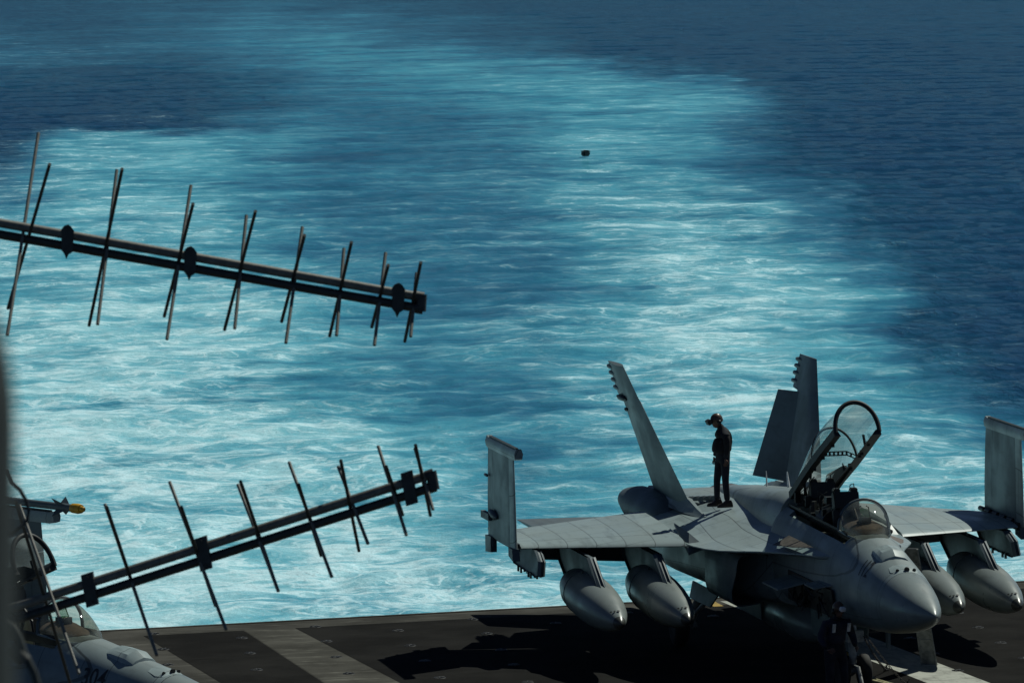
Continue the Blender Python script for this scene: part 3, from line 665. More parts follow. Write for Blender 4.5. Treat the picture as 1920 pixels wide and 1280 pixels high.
    # glare shield and head-up display
    b = MB(); b.loft([[Vector((hw*math.cos(a), s, 2.90+hh*math.sin(a))) for a in [math.pi*k/12 for k in range(13)]] for s, hw, hh in ((3.95, .12, .03), (4.15, .30, .12), (4.45, .38, .20), (4.62, .39, .20), (4.64, .38, .05))]); b.build('glare_shield', simple('brown glare shield', (.07, .052, .04), .8), J, 40)
    b = MB(); b.box((0, 4.42, 3.12), (.18, .20, .10)); b.tube([(-.09, 4.4, 3.15), (-.09, 4.5, 3.33), (-.04, 4.52, 3.36)], .01, 6); b.tube([(.09, 4.4, 3.15), (.09, 4.5, 3.33), (.05, 4.52, 3.36)], .01, 6)
    hud = b.build('head_up_display', BLACK, J, 0)
    b = MB(); b.box((0, 4.43, 3.24), (.15, .012, .17), Matrix.Rotation(R(-35), 3, 'X')); b.build('combiner_glass', GREEN, hud, 0)
    # ---- cockpit fittings
    b = MB(); b.loft([[Vector((x, s, z)) for x, z in ((-.40, 2.35), (.40, 2.35), (.40, 2.36), (-.40, 2.36))] for s in (4.15, CE-.05)]); b.build('cockpit_floor', DARKG, J, 0)
    b = MB(); b.prism([(-.43, 4.14, 2.95), (-.43, CE-.04, 3.02), (-.30, CE-.04, 2.86), (-.30, 4.14, 2.80)], (0, 0, -.04)); b.prism([(.43, 4.14, 2.95), (.43, CE-.04, 3.02), (.30, CE-.04, 2.86), (.30, 4.14, 2.80)], (0, 0, -.04)); b.build('side_console', DARKG, J, 0)
    def seat(s):
        b = MB(); b.box((0, s+.12, 2.75), (.50, .14, .85), Matrix.Rotation(R(-16), 3, 'X')); b.box((0, s-.22, 2.48), (.50, .55, .16)); st_ = b.build('ejection_seat', DARKG, J, 0, .015)
        b = MB(); b.box((0, s+.26, 3.32), (.46, .20, .30), Matrix.Rotation(R(-14), 3, 'X')); b.box((-.16, s+.30, 3.50), (.12, .16, .08)); b.box((.16, s+.30, 3.50), (.12, .16, .08)); b.build('headrest', BLACK, st_, 0, .015)
        b = MB(); b.box((0, s+.02, 2.78), (.36, .07, .60), Matrix.Rotation(R(-16), 3, 'X')); b.box((0, s-.22, 2.585), (.40, .48, .06)); b.build('seat_cushion', SEATM, st_, 0, .02)
        b = MB()
        for x in (-.12, .12): b.tube([(x, s+.13, 3.2), (x*1.2, s-.05, 3.0), (x*1.1, s-.12, 2.7)], .022, 6)
        b.tube([(-.2, s+.2, 3.3), (-.26, s+.15, 3.52), (-.16, s+.2, 3.58)], .012, 6); b.tube([(.05, s+.25, 3.45), (.08, s+.22, 3.60), (.15, s+.25, 3.62), (.18, s+.28, 3.45)], .010, 6); b.build('harness', BLACK, st_, 0)
    seat(5.45)
    if two_seat:
        seat(7.05)
        b = MB(); b.loft([[Vector((hw*math.cos(a), s, 2.93+hh*math.sin(a))) for a in [math.pi*k/10 for k in range(11)]] for s, hw, hh in ((5.9, .38, .22), (6.2, .40, .26), (6.5, .36, .24))]); b.box((0, 6.35, 3.26), (.40, .18, .12)); b.tube([(-.3, 6.3, 3.1), (-.33, 6.2, 3.36), (-.2, 6.2, 3.42)], .015, 6); b.build('rear_instrument_panel', BLACK, J, 30)
    b = MB()
    for k in range(90):
        s = random.uniform(5.8, CE-.1); x = random.uniform(-.36, .36); z = random.uniform(2.88, 3.12+.2*max(0, (s-7))); b.box((x, s, z), (random.uniform(.04, .13), random.uniform(.04, .16), random.uniform(.05, .2)), Matrix.Rotation(random.uniform(-.6, .6), 3, 'Z'))
    for k in range(8):
        s = random.uniform(6.9, CE-.1); x = random.uniform(-.3, .3); b.tube([(x, s, 3.0), (x+random.uniform(-.1, .1), s+.05, 3.35), (x+random.uniform(-.2, .2), s+.1, 3.2)], .012, 5)
    b.build('cockpit_equipment', BLACK, J, 0)
    # ---- canopy, hinged open
    HG = Vector((0, CE+.05, 3.12 if two_seat else 3.2)); CL = CE-4.47 if two_seat else 1.95
    can = bpy.data.objects.new('canopy', bpy.data.meshes.new('canopy'))
    Rm = Matrix.Rotation(-R(open_deg-1.6), 3, 'X')
    def cr(t):   # t 0 = bow, 1 = rear ; local to hinge
        s = -CL*(1-t); hw = .412*(1+.04*math.sin(t*3.1)) if t < .6 else lerp(.42, .37, sm((t-.6)/.4)); hh = .58+.10*math.sin(min(t/.45, 1)*math.pi/2)*(1 if t < .45 else 1)-(.40*sm((t-.4)/.6)); z0 = -.15*(1-t)
        return [HG+(Rm @ Vector((hw*math.cos(math.pi*k/24), s, z0+hh*abs(math.sin(math.pi*k/24))**.9))) for k in range(25)]
    ts = [0, .06, .14, .22, .3, .4, .5, .6, .7, .8, .9, 1.]
    b = MB(); b.loft([cr(t) for t in ts], close=False); cg = b.build('canopy', CGLASS, J, 80)
    def off(p, c, k): return p+(c-p)*k
    def hoop(t, r, name, k=.03):
        pts = cr(t); c = sum(pts, Vector())/len(pts); b = MB(); b.tube([off(p, c, k) for p in pts], r, 8); return b.build(name, FRAME, cg, 60)
    hp = hoop(0, .042, 'canopy_bow')
    ridx = .46 if two_seat else .6
    hoop(ridx, .022, 'canopy_hoop')
    for e, sg in ((0, 1), (-1, -1)):
        pts = [cr(t)[e] for t in ts]; up = Rm @ Vector((0, 0, 1)); 
        b = MB(); rings = []
        for i, p in enumerate(pts):
            w_ = .15 if e == 0 else .10; rings.append([p+Vector((sg*.012, 0, 0))+up*.10, p+Vector((sg*.018, 0, 0))-up*.05, p+Vector((-sg*w_, 0, 0))-up*.05, p+Vector((-sg*w_*.6, 0, 0))+up*.03])
        b.loft(rings); b.build('canopy_sill', FRAME, cg, 0)
        b = MB()
        for t in (.16, .3, .34, .52, .63, .78, .83):
            b = MB(); p = cr(t)[e]; b.box(p+Vector((-sg*.09, 0, 0))-up*.02+Vector((0, random.uniform(-.03, .03), 0)), (.05, random.uniform(.05, .14), random.uniform(.05, .11)), Matrix.Rotation(random.uniform(-.3, .3), 3, 'X')); b.build('latch_hook', FRAME, cg, 0)
        b = MB()
        p = cr(.5 if e else .24)[e]; b.tube([p+Vector((-sg*.06, 0, 0)), p+Vector((-sg*.07, 0, 0))+up*.24], .026, 6)
        b.build('canopy_strut', FRAME, cg, 0); b = MB(); p = cr(.62)[e]; b.tube([p+Vector((-sg*.06, 0, 0)), p+Vector((-sg*.12, 0, 0))+up*.16, p+Vector((-sg*.10, 0.03, 0))+up*.02], .012, 6)
        b.build('grab_handle', FRAME, cg, 0)
    pts = cr(0); b = MB()
    for k in (9, 12, 15, 18, 6): 
        p = pts[k]; c = sum(pts, Vector())/25; b.tube([off(p, c, .04), off(p, c, .17)], .016, 6)
    b.tube([off(pts[k], sum(pts, Vector())/25, .09) for k in (3, 4, 5, 6, 7, 8)], .014, 6); b.tube([off(pts[k], sum(pts, Vector())/25, .10) for k in (10, 11, 12, 13, 14)], .018, 6); b.build('bow_mirror', FRAME, cg, 0)
    if two_seat:   # perforated cross brace
        c3 = cr(.46); L_ = c3[2]; R_ = c3[-3]; n = 9; up = Rm @ Vector((0, 0, 1)); mid0 = lerp(L_, R_, .0)
        b = MB(); A = lerp(c3[1], c3[-2], .04); B = lerp(c3[1], c3[-2], .96)
        for j, o_ in ((0, -.035), (1, .035)): b.tube([A+up*(o_-.02), lerp(A, B, .2)+up*(o_+.06), lerp(A, B, .8)+up*(o_+.06), B+up*(o_-.02)], .012, 6)
        for k in range(1, 10):
            q = lerp(A, B, k/10); hh = .06 if .2 <= k/10 <= .8 else 0.02; b.box(q+up*hh, (.03, .03, .075))
        b.build('canopy_brace', FRAME, cg, 0)
    b = MB(); b.prism([HG+(Rm @ Vector((.33, -.05, -.12))), HG+(Rm @ Vector((.33, -1.75, -.16))), HG+(Rm @ Vector((.33, -1.3, .10))), HG+(Rm @ Vector((.33, -.2, .34)))], (.05, 0, 0)); b.build('canopy_linkage', FRAME, cg, 0)
    b = MB(); b.tube([(0, CE-.25, 2.95), HG+(Rm @ Vector((0, -.75, .02)))], .035, 8); b.build('canopy_actuator', FRAME, J, 30)
    # ---- nose gear
    b = MB(); b.tube([(0, 5.55, 1.5), (0, 5.35, .95), (0, 5.3, .34)], [.10, .085, .06], 12); b.tube([(0, 5.35, 1.0), (0, 6.4, 1.4)], .05, 8); b.tube([(-.13, 5.3, .31), (.13, 5.3, .31)], .045, 8); b.tube([(0, 5.3, .4), (0, 4.95, .42), (0, 4.72, .16)], .035, 8); b.box((0, 5.2, .95), (.30, .16, .2))
    ng = b.build('nose_gear', STRUT, J, 40)
    for x in (-.2, .2):
        b = MB(); b.lathe([(-.075, .17), (-.085, .20), (-.09, .25), (-.07, .29), (-.03, .305), (.03, .305), (.07, .29), (.09, .25), (.085, .20), (.075, .17)], (x, 5.3, .305), (1, 0, 0), 28); t_ = b.build('nose_wheel', TYRE, ng, 50)
        b = MB(); b.lathe([(-.06, .17), (-.05, .08), (-.07, .03), (.07, .03), (.05, .08), (.06, .17)], (x, 5.3, .305), (1, 0, 0), 20); b.build('wheel_rim', STRUT, t_, 30)
    for x in (-.36, .36): b = MB(); b.prism([(x, 5.5, 1.30), (x, 6.9, 1.28), (x, 6.7, .80), (x, 5.7, .82)], (.03, 0, 0)); b.build('gear_door', GREYD, J, 0)
    b = MB(); b.prism([(.42, 4.5, 1.32), (.47, 4.5, 1.32), (.47, 4.5, .80), (.42, 4.5, .80)], (0, .15, 0)); b.build('gear_door', GREYD, J, 0)
    # forward equipment-bay doors hanging open on the starboard side
    b = MB(); b.prism([(-.62, 4.1, 2.02), (-.98, 4.3, 1.94), (-.98, 4.95, 1.94), (-.62, 4.9, 2.02)], (0, 0, .02)); b.prism([(-.74, 5.4, 1.92), (-1.32, 5.5, 1.78), (-1.32, 6.6, 1.78), (-.74, 6.5, 1.92)], (0, 0, .025)); b.build('bay_door', GREY, J, 0)
    b = MB(); b.prism([(-.72, 4.0, 1.95), (-.77, 6.8, 1.98), (-.77, 6.8, 1.45), (-.66, 4.0, 1.45)], (-.02, 0, 0))
    for k in range(16):
        s = random.uniform(4.0, 6.8); b.tube([(-.76, s, random.uniform(1.5, 1.95)), (-.86, s+random.uniform(-.2, .2), random.uniform(1.4, 1.9)), (-.78, s+random.uniform(-.3, .3), random.uniform(1.4, 1.9))], .015, 5)
    b.build('open_equipment_bay', BLACK, J, 0)
    # ---- main gear
    for sx in (-1, 1):
        b = MB(); b.tube([(sx*.75, 10.9, 1.25), (sx*1.35, 11.3, .85), (sx*1.5, 11.5, .38)], [.12, .10, .08], 12); b.tube([(sx*1.35, 11.3, .85), (sx*.8, 12.0, 1.2)], .05, 8); b.tube([(sx*1.35, 11.5, .38), (sx*1.75, 11.5, .38)], .06, 8); b.tube([(sx*1.2, 10.4, 1.15), (sx*1.45, 11.3, .6)], .045, 8)
        mg = b.build('main_gear', STRUT, J, 40)
        b = MB(); b.lathe([(-.13, .2), (-.145, .28), (-.12, .34), (-.06, .375), (.06, .375), (.12, .34), (.145, .28), (.13, .2)], (sx*1.68, 11.5, .375), (1, 0, 0), 30); t_ = b.build('main_wheel', TYRE, mg, 50)
        b = MB(); b.lathe([(-.1, .2), (-.06, .06), (.06, .06), (.1, .2)], (sx*1.68, 11.5, .375), (1, 0, 0), 20); b.build('wheel_rim', STRUT, t_, 30)
        b = MB(); b.prism([(sx*1.36, 9.6, 1.2), (sx*1.36, 11.6, 1.2), (sx*1.45, 11.5, .9), (sx*1.45, 9.9, .92)], (sx*.03, 0, 0)); b.prism([(sx*.5, 10.0, 1.15), (sx*.5, 12.0, 1.15), (sx*.42, 11.9, .6), (sx*.42, 10.2, .6)], (.03, 0, 0)); b.build('gear_door', GREYD, J, 0)
    # ---- boarding ladder on the port extension
    b = MB(); a, c = Vector((1.33, 6.15, 2.34)), Vector((2.02, 7.45, .03)); px = Vector((.10, -.05, 0))
    for q in (-1, 1): b.tube([a+px*q, c+px*q*1.2], .022, 6)
    for k in range(1, 9): q = lerp(a, c, k/9); b.tube([q-px*1.1, q+px*1.1], .014, 6)
    b.prism([a-px, a+px, c+px*1.2, c-px*1.2], (.0, .02, .02))
    b.build('boarding_ladder', RUBW, J, 0)
    return J

jet = make_jet('grey two-seat jet fighter marked 112 with open canopy and a person on its back', '112', (-.03, 0, 0), -.006)

# second jet, nose pointing to the right, mostly out of frame on the left
base = onplane(175, 1196, 2, 2.90)
RZ2 = R(31)
off = Matrix.Rotation(RZ2, 3, 'Z') @ Vector((0, 3.7, 0))
jet2 = make_jet('grey jet fighter marked 304 behind the lower antenna at the left edge', '304', (base.x-off.x, base.y-off.y, 0), RZ2, two_seat=False, load=False, open_deg=26)
# missile with yellow seeker cover carried on the rail of the second jet
MM = Matrix.Translation(jet2.location) @ Matrix.Rotation(RZ2, 4, 'Z')
ms = thing('missile', 'slim grey missile with a yellow nose cover on the folded wing of the left jet', 'missile', MM @ Vector((4.90, 9.9, 4.0)), RZ2)
b = MB(); b.lathe([(.28, .064), (3.1, .064)], (0, 0, 0), (0, 1, 0), 20); b.build('missile_body', GREYD, ms, 40)
b = MB(); b.lathe([(-.02, .03), (0, .045), (.06, .05), (.065, .075), (.14, .088), (.28, .082), (.30, .07)], (0, 0, 0), (0, 1, 0), 20); b.build('seeker_cover', YEL, ms, 40)
for a in (45, 135, 225, 315):
    v = Vector((math.cos(R(a)), 0, math.sin(R(a)))); t_ = Vector((-v.z, 0, v.x))*.004
    b = MB(); b.prism([v*.06+Vector((0, .42, 0))-t_, v*.22+Vector((0, .66, 0))-t_, v*.06+Vector((0, .68, 0))-t_], t_*2); b.build('fin', GREYD, ms, 0)
    b = MB(); b.prism([v*.06+Vector((0, 2.5, 0))-t_, v*.30+Vector((0, 2.8, 0))-t_, v*.30+Vector((0, 3.05, 0))-t_, v*.06+Vector((0, 3.08, 0))-t_], t_*2); b.build('fin', GREYD, ms, 0)

# ------------------------------------------------------------------ people
def skin_body(name, verts, edges, radii, m, parent=None, sub=2, root=0):
    me = bpy.data.meshes.new(name); me.from_pydata(verts, edges, []); o = bpy.data.objects.new(name, me); COL.objects.link(o)
    md = o.modifiers.new('skin', 'SKIN'); md.use_smooth_shade = True
    sk = me.skin_vertices[0].data if me.skin_vertices else None
    if sk is None:
        bm = bmesh.new(); bm.from_mesh(me); bm.verts.layers.skin.verify(); bm.to_mesh(me); bm.free(); sk = me.skin_vertices[0].data
    for i, r in enumerate(radii):
        sk[i].radius = r if isinstance(r, tuple) else (r, r); sk[i].use_root = (i == root)
    s2 = o.modifiers.new('sub', 'SUBSURF'); s2.levels = sub; s2.render_levels = sub
    me.materials.append(m)
    if parent: o.parent = parent
    return o
def hand(parent, wrist, d, side_v, palm_n, m, curl=.35):
    """palm plus five separate bent fingers as one mesh, rooted at the wrist"""
    d = Vector(d).normalized(); sv = Vector(side_v).normalized(); pn = Vector(palm_n).normalized(); w0 = Vector(wrist)
    V = [w0, w0+d*.05, w0+d*.085]; E = [(0, 1), (1, 2)]; Rr = [(.024, .018), (.036, .016), (.040, .015)]
    for k, (o_, ln) in enumerate(((-.030, .070), (-.010, .080), (.010, .075), (.030, .060))):
        b0 = w0+d*.09+sv*o_; V += [b0, b0+d*ln*.5+pn*ln*curl*.3, b0+d*ln*.85+pn*ln*curl]; n = len(V); E += [(2, n-3), (n-3, n-2), (n-2, n-1)]; Rr += [.010, .009, .007]
    b0 = w0+d*.045-sv*.035; V += [b0, b0+d*.035-sv*.022+pn*.01, b0+d*.062-sv*.02+pn*.02]; n = len(V); E += [(1, n-3), (n-3, n-2), (n-2, n-1)]; Rr += [.014, .011, .009]
    return skin_body('hand', V, E, Rr, m, parent, 1)
def make_person(label, loc, rz, body, pose='look_down'):
    """faces local -Y"""
    P = thing('person', label, 'person', loc, rz)
    if pose == 'look_down':
        hipz = .92
        V = [(0, .02, 1.0), (0, .03, 1.15), (0, .03, 1.30), (0, .02, 1.42), (0, -.015, 1.51), (0, -.07, 1.565),
             (.17, .02, 1.34), (.21, .03, 1.13), (.205, -.005, .93),
             (-.17, .02, 1.34), (-.215, .03, 1.13), (-.205, -.08, .93),
             (.10, .03, .88), (.12, .02, .50), (.13, .05, .11),
             (-.10, .0, .88), (-.12, -.06, .50), (-.13, -.06, .11)]
        E = [(0, 1), (1, 2), (2, 3), (3, 4), (4, 5), (3, 6), (6, 7), (7, 8), (3, 9), (9, 10), (10, 11), (0, 12), (12, 13), (13, 14), (0, 15), (15, 16), (16, 17)]
        Rr = [(.155, .125), (.16, .13), (.17, .135), (.15, .115), .062, .055, .075, .058, .04, .075, .058, .04, .10, .07, .058, .10, .07, .058]
        skin_body('body', V, E, Rr, TROUS, P)
        # jersey
        V = [(0, .0, .99), (0, -.01, 1.10), (0, .01, 1.24), (0, .03, 1.34), (0, .02, 1.42), (0, -.03, 1.50), (.13, .03, 1.36), (.195, .03, 1.29), (.21, .03, 1.13), (.205, .0, .96), (-.13, .03, 1.36), (-.195, .03, 1.29), (-.215, .03, 1.13), (-.205, -.075, .96)]
        E = [(0, 1), (1, 2), (2, 3), (3, 4), (4, 5), (3, 6), (6, 7), (7, 8), (8, 9), (3, 10), (10, 11), (11, 12), (12, 13)]
        skin_body('jersey', V, E, [(.195, .195), (.205, .205), (.205, .205), (.195, .195), (.15, .14), .085, .09, .075, .062, .05, .09, .075, .062, .05], JERSEY, P)
        hc = Vector((0, -.10, 1.625)); tilt = R(28)
        hand(P, (.205, -.005, .925), (0, .02, -1), (0, -1, .0), (-1, 0, 0), SKIN); hand(P, (-.205, -.085, .925), (0, .02, -1), (0, -1, .0), (1, 0, 0), SKIN)
        feet = ((.13, .05), (-.13, -.06))
    else:
        V = [(0, .05, .98), (0, .06, 1.15), (0, .03, 1.30), (0, .0, 1.42), (0, -.03, 1.50), (0, -.06, 1.57),
             (.20, -.02, 1.42), (.30, .0, 1.18), (.27, -.18, 1.02), (-.20, -.02, 1.42), (-.30, .0, 1.18), (-.27, -.18, 1.02),
             (.12, .03, .88), (.14, -.02, .5), (.15, .04, .11), (-.12, .03, .88), (-.14, -.02, .5), (-.15, .04, .11)]
        E = [(0, 1), (1, 2), (2, 3), (3, 4), (4, 5), (3, 6), (6, 7), (7, 8), (3, 9), (9, 10), (10, 11), (0, 12), (12, 13), (13, 14), (0, 15), (15, 16), (16, 17)]
        Rr = [(.16, .13), (.165, .135), (.17, .135), (.15, .115), .062, .055, .07, .055, .04, .07, .055, .04, .10, .07, .058, .10, .07, .058]
        skin_body('body', V, E, Rr, TROUS, P)
        V = [(0, .05, 1.02), (0, .05, 1.18), (0, .03, 1.32), (0, .0, 1.42), (0, -.03, 1.48), (.20, -.02, 1.42), (.31, .0, 1.18), (.275, -.17, 1.03), (-.20, -.02, 1.42), (-.31, .0, 1.18), (-.275, -.17, 1.03)]
        E = [(0, 1), (1, 2), (2, 3), (3, 4), (3, 5), (5, 6), (6, 7), (3, 8), (8, 9), (9, 10)]
        skin_body('float_coat', V, E, [(.20, .18), (.20, .18), (.20, .18), (.16, .14), .08, .085, .065, .05, .085, .065, .05], VEST, P)
        b = MB()
        for x in (-.14, .14): b.box((x, -.195, 1.36), (.055, .02, .15), Matrix.Rotation(R(14), 3, 'X'))
        b.build('reflective_tape', WHITE, P, 0)
        hc = Vector((0, -.09, 1.66)); tilt = R(12)
        hand(P, (.27, -.20, 1.01), (-.3, -1, .0), (0, 0, 1), (-1, 0, 0), SKIN); hand(P, (-.27, -.20, 1.01), (.3, -1, .0), (0, 0, 1), (1, 0, 0), SKIN)
        feet = ((.15, .04), (-.15, .04))
    # head with face, lathe-like loft of cross rings
    T = Matrix.Rotation(tilt, 3, 'X')
    b = MB(); KH = .92; prof = [(-.13, .035, .045, -.035), (-.115, .05, .062, -.035), (-.085, .062, .085, -.02), (-.04, .072, .098, -.005), (0, .077, .102, 0), (.045, .077, .100, .005), (.085, .062, .082, .008), (.115, .03, .04, .01)]
    rr = []
    for z, wx, wy, oy in prof:
        ring = []
        for k in range(20):
            a = 2*math.pi*k/20; x = wx*math.cos(a); y = oy-wy*math.sin(a)
            front = max(0, math.sin(a))**8
            if -.07 < z < .03: y -= front*.022*(1-abs(z+.03)/.05 if abs(z+.03) < .05 else 0)   # nose
            if -.10 < z < -.06: y -= front*.008
            ring.append(hc+(T @ (Vector((x, y, z))*KH)))
        rr.append(ring)
    b.loft(rr); head = b.build('head', SKIN, P, 70)
    b = MB()
    for sx in (-1, 1): b.lathe([(0, .012), (.004, .012)], hc+(T @ Vector((sx*.03, -.099, .0))), T @ Vector((0, -1, 0)), 10)
    b.build('eyes', BLACK, head, 60)
    b = MB(); b.box(hc+(T @ Vector((0, -.105, -.075))), (.045, .012, .012)); b.build('mouth', simple('lips', (.12, .05, .04), .6), head, 0, .004)
    b = MB(); rr = []
    for z, k_ in ((-.065, 1.02), (-.03, 1.14), (.02, 1.18), (.06, 1.12), (.10, .92), (.125, .66), (.142, .3), (.145, .05)):
        rr.append([hc+(T @ (.93*Vector((.085*k_*math.cos(a)*1.02, .012-.108*k_*math.sin(a), z+(.035 if math.sin(a) > .55 and z < .03 else 0)))))  for a in [2*math.pi*q/20 for q in range(20)]])
    b.loft(rr); hl_ = b.build('helmet', HELM, P, 60)
    b = MB()
    for sx in (-1, 1): b = MB(); b.lathe([(-.03, .03), (-.015, .042), (.015, .042), (.03, .03)], hc+(T @ Vector((sx*.088, .01, -.03))), Vector((1, 0, 0)), 14); b.build('ear_defender', BLACK, hl_, 50)
    b = MB(); b.box(hc+(T @ Vector((0, -.145, .05))), (.16, .085, .095) if pose == 'look_down' else (.09, .09, .07), T); b.build('goggles', BLACK if pose == 'look_down' else WHITE, hl_, 0, .01)
    b = MB(); b.tube([hc+(T @ Vector((sx*.085, -.02, -.05))) for sx in (-1,)]+[hc+(T @ Vector((0, -.05, -.145)))]+[hc+(T @ Vector((.085, -.02, -.05)))], .008, 5); b.build('chin_strap', BLACK, hl_, 0)
    for fx, fy in feet:
        b = MB(); b.loft([[Vector((fx+w_*c, fy+y, max(0, h_*q))) for c, q in ((-1, 0), (-1, .5), (-.6, 1), (.6, 1), (1, .5), (1, 0))] for y, w_, h_ in ((.10, .035, .07), (.07, .045, .13), (-.03, .048, .13), (-.10, .05, .075), (-.17, .045, .06), (-.20, .02, .03))])
        b.build('boot', BOOT, P, 40)
    return P
p1 = make_person('person in dark jersey and brown helmet standing on the jet, looking down', (-.84, 11.25, 2.62), R(-90)+.10, None)
p2 = make_person('person in dark float coat with white tapes standing at the shadowed nose wheel', (-.86, 3.3, 0), R(12), None, 'stand'); p2.scale = (1.04, 1.04, 1.04)

# ------------------------------------------------------------------ chains, tow bar
def chain(name, pts, label):
    b = MB(); L_ = 0; pts = [Vector(p) for p in pts]; tot = (pts[1]-pts[0]).length; n = int(tot/.055); dv = (pts[1]-pts[0]).normalized()
    for k in range(n):
        c = lerp(pts[0], pts[1], (k+.5)/n)-Vector((0, 0, .05*math.sin(math.pi*k/n))); a = dv.orthogonal().normalized() if k % 2 else dv.cross(dv.orthogonal()).normalized()
        loop = [c+dv*.034*math.cos(q)+a*.018*math.sin(q) for q in [2*math.pi*i/8 for i in range(9)]]; b.tube(loop, .0065, 4)
    t = thing(name, label, 'chain', pts[1]); o = b.build('chain_links', CHAIN, None, 0)
    for v in o.data.vertices: v.co -= pts[1]
    o.parent = t
    b = MB(); b.tube([(0, 0, .02), (0, 0, .09), (.03, 0, .12)], .016, 6); b.box((0, 0, .015), (.1, .05, .02)); b.build('deck_hook', CHAIN, t, 0)
chain('tie_down_chain', [(.14, 5.1, .95), tuple(onplane(1662, 1256, 2, 0.01))], 'shorter chain from the nose wheel leg to the deck, ending at the lit white stripe')
chain('tie_down_chain', [(.16, 5.0, .98), tuple(onplane(1702, 1285, 2, 0.01))], 'longer chain from the nose wheel leg running out past the bottom edge')
t = thing('tow_bar', 'pale yellow tow bar lying on the deck beside the nose wheel', 'tow bar', (.35, 5.2, 0))
b = MB(); b.tube([(0, .55, .08), (.55, -1.6, .08)], .035, 10); b.tube([(.12, .6, .08), (.55, -1.6, .08)], .03, 10); b.build('bar', simple('pale yellow paint', (.45, .42, .25), .5), t, 40)
b = MB(); b.lathe([(-.04, .09), (.04, .09)], (.5, -1.3, .09), (1, 0, 0), 16); b.build('small_wheel', TYRE, t, 30)
b = MB(); b.box((.06, .6, .08), (.26, .10, .08)); b.build('hitch', STEEL, t, 0, .01)

# ------------------------------------------------------------------ floating debris
c = onplane(1098, 293, 2, SEA_Z)
t = thing('floating_crate', 'small dark weathered crate floating in the wake', 'crate', (c.x, c.y, SEA_Z+.05), .4)
b = MB(); rs = random.Random(4)
b.box((0, 0, .20), (.80, .6, .5)); b.build('crate_box', simple('wet dark wood', (.035, .034, .03), .6), t, 0, .12)
b = MB()
for k in range(7): b.box((-.33+k*.11, 0, .45+rs.uniform(-.05, .05)), (.09, .55, .10), Matrix.Rotation(rs.uniform(-.1, .1), 3, 'Y'))
b.build('lid_slats', simple('grey wood', (.07, .06, .05), .7), t, 0, .01)

# ------------------------------------------------------------------ antennas in the foreground
DA = 30.
def pxvec(dx, dy, dz, dep=DA): return (_r2*dx-_u2*dy+_f*dz)*(dep/FPX)
def antenna(label, p0, p1, sepdir, sep, rods, clamps, slope_z, zr, pointed):
    zr = (-zr[0], -zr[1])
    A0, A1 = atd(*p0, DA), atd(*p1, DA)
    bz = (p1[0]-p0[0])*slope_z
    A1 = atd(*p1, DA+bz*DA/FPX); ln = (A1-A0).length; bd = (A1-A0)/ln
    T = thing('antenna', label, 'antenna', A0, 0, 'crossed-rod antennas in front of the sea')
    O = Vector(A0); s2 = pxvec(*sepdir, 0).normalized()*(sep*DA/FPX)
    ext = bd*-1.1
    for k, q in enumerate((Vector(), s2)):
        b = MB(); b.tube([ext+q, (A1-O)+q], 8.6*DA/FPX, 18); b.build('boom', ANT if k == 0 else ANTD, T, 60)  # upper boom gets the sunlit tone, lower boom the painted shade
    b = MB(); e = A1-O
    b.tube([e-s2*.25, e+s2*1.25], 10.5*DA/FPX, 14); b.tube([e-bd*.03, e+bd*.012], 10.5*DA/FPX, 14); b.tube([e+s2-bd*.03, e+s2+bd*.012], 10.5*DA/FPX, 14); b.build('end_clamp', ANTD, T, 50)
    for (cx, cy) in clamps:
        c = atd(cx, cy, DA); t_ = (c-A0).dot(bd); c = bd*t_+s2*.5; sd = s2.normalized(); nv = bd.cross(sd).normalized()
        hw, hh = 11.5*DA/FPX, 27*DA/FPX; b = MB()
        if pointed: poly = [(-hw, -hh*.8), (-hw*.6, -hh), (0, -hh*1.12), (hw*.5, -hh), (hw, -hh*.75), (hw, hh*.7), (hw*.3, hh*.95), (0, hh*1.3), (-hw*.4, hh*.95), (-hw, hh*.7)]
        else: poly = [(-hw, -hh*1.15), (hw, -hh*1.15), (hw, hh*1.15), (-hw, hh*1.15)]
        pp = [c+bd*x+sd*y-nv*.034 for x, y in poly]; b.prism(pp, nv*.068)
        for y in (-.9, .9): b.tube([c+sd*hh*y*.95-nv*.05, c+sd*hh*y*.95+nv*.05], .008, 8)
        b.build('clamp', ANTD, T, 0)
    for (x0, y0, x1, y1, k) in rods:
        # a dipole rod through the booms, leaning out of the picture plane
        dy = y1-y0; z = dy*zr[k]/2
        bm_ = atd((x0+x1)/2, (y0+y1)/2, DA); tt = (bm_-A0).dot(bd); bdp = DA+(bd*tt).dot(_f)
        a = atd(x0, y0, bdp-z*DA/FPX); c = atd(x1, y1, bdp+z*DA/FPX)
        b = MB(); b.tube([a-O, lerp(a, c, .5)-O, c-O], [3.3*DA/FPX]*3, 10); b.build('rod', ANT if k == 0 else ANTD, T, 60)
    return T
U = [(72,250,14,628,0),(93,308,15,578,1),(219,319,183,608,0),(229,317,167,610,1),(358,348,313,636,0),(362,382,308,593,1),(462,404,440,616,0),(479,396,421,618,1),
     (567,426,536,643,0),(571,441,528,603,1),(645,466,631,629,0),(659,454,618,630,1),(723,474,702,647,0),(728,497,697,613,1),(781,512,770,631,0),(789,492,759,640,1)]
antenna('upper crossed-rod antenna sloping down to the right with eight pairs of rods', (0, 418), (790, 557), (-.06, 1), 21.5, U, [(125, 452), (355, 495), (747, 565)], .07, (.74, -1.41), True)
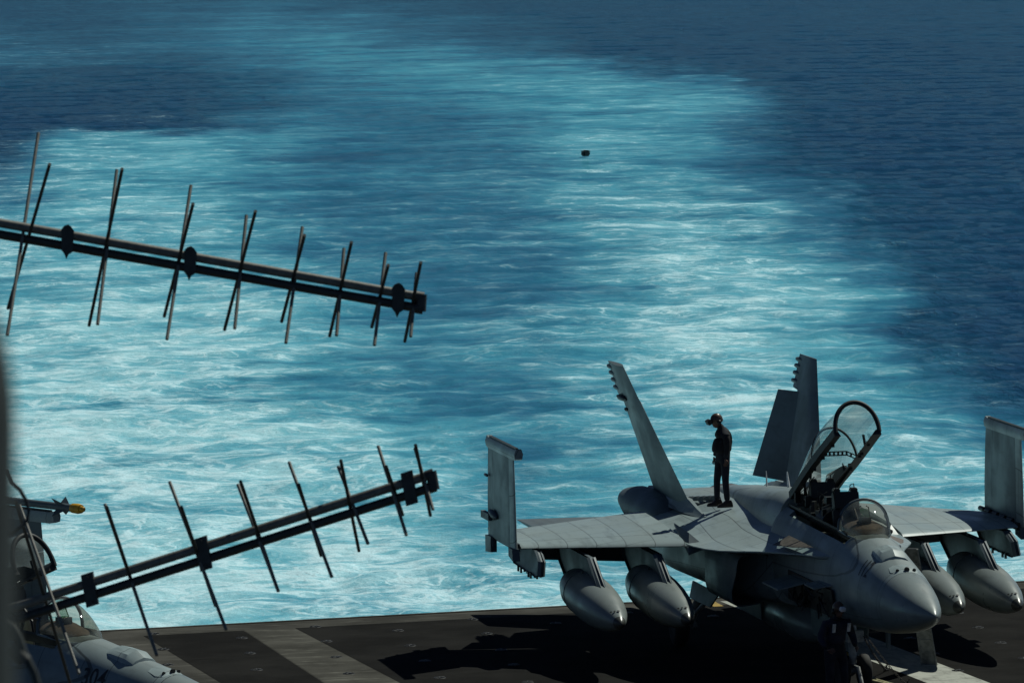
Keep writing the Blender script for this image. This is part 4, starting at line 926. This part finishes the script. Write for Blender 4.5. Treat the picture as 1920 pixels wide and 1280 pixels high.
Lw = [(37,947,148,1262,0),(30,940,133,1285,1),(197,945,294,1228,0),(200,950,286,1205,1),(318,903,424,1180,0),(340,950,404,1135,1),(446,908,522,1108,0),(451,902,519,1100,1),(542,866,622,1081,0),(560,908,602,1041,1),
      (634,874,690,1019,0),(639,863,673,1032,1),(709,836,762,1003,0),(724,874,755,965,1),(778,840,812,955,0),(779,834,807,966,1)]
antenna('lower crossed-rod antenna sloping up to the right with its clamps square-cut', (31, 1136), (809, 889), (.18, 1), 23.5, Lw, [(170, 1103), (384, 1037), (769, 912)], -.02, (.7, -1.5), False)
# mast the antennas are mounted on, just outside the picture
t = thing('antenna_mast', 'grey mast at the left edge that carries both antennas', 'mast', atd(-330, 1500, DA))
O = Vector(t.location); b = MB(); b.tube([atd(-330, 1500, DA)-O, atd(-330, 0, DA)-O], .06, 16); b.build('pole', ANT, t, 60)
# blurred near post
DP = 3.0; t = thing('post', 'out-of-focus grey rounded post very close at the left edge', 'post', atd(-158, 2200, DP)); O = Vector(t.location)
up = (atd(-158, 1000, DP)-atd(-158, 2200, DP)); L0 = (atd(-158, 800, DP)-O).length; r = 188*DP/FPX; hh = 356*DP/FPX
b = MB(); b.lathe([(0, r)]+[(L0, r)]+[(L0+hh*math.sin(R(a)), r*math.cos(R(a))) for a in range(8, 90, 8)]+[(L0+hh, .001)], (0, 0, 0), up, 48); b.build('post_body', POSTM, t, 60)
# bent handrail bracket and cable near the post
t = thing('handrail', 'blurred grey bent pipe beside the near post at lower left', 'handrail', atd(20, 1180, 12)); O = Vector(t.location)
pts = [(10, 1165), (26, 1175), (36, 1195), (44, 1222), (54, 1242), (64, 1262), (72, 1290), (80, 1330)]
b = MB(); b.tube([atd(x, y, 12)-O for x, y in pts], 7.5*12/FPX, 14); b.build('pipe', POSTM, t, 60)
b = MB(); b.tube([atd(22, 1212, 12)-O, atd(48, 1240, 12)-O], 14*12/FPX, 12); b.build('pipe_collar', ANTD, t, 40)
t = thing('cable', 'thin black cable looping past the near post above the left jet', 'cable', atd(20, 890, 20)); O = Vector(t.location)
pts = [(14, 880), (24, 905), (38, 918), (48, 936), (54, 955), (52, 972), (44, 984), (26, 998), (5, 1004)]
b = MB(); b.tube([atd(x, y, 20)-O for x, y in pts], 3.6*20/FPX, 10); b.build('cable_run', BLACK, t, 60)
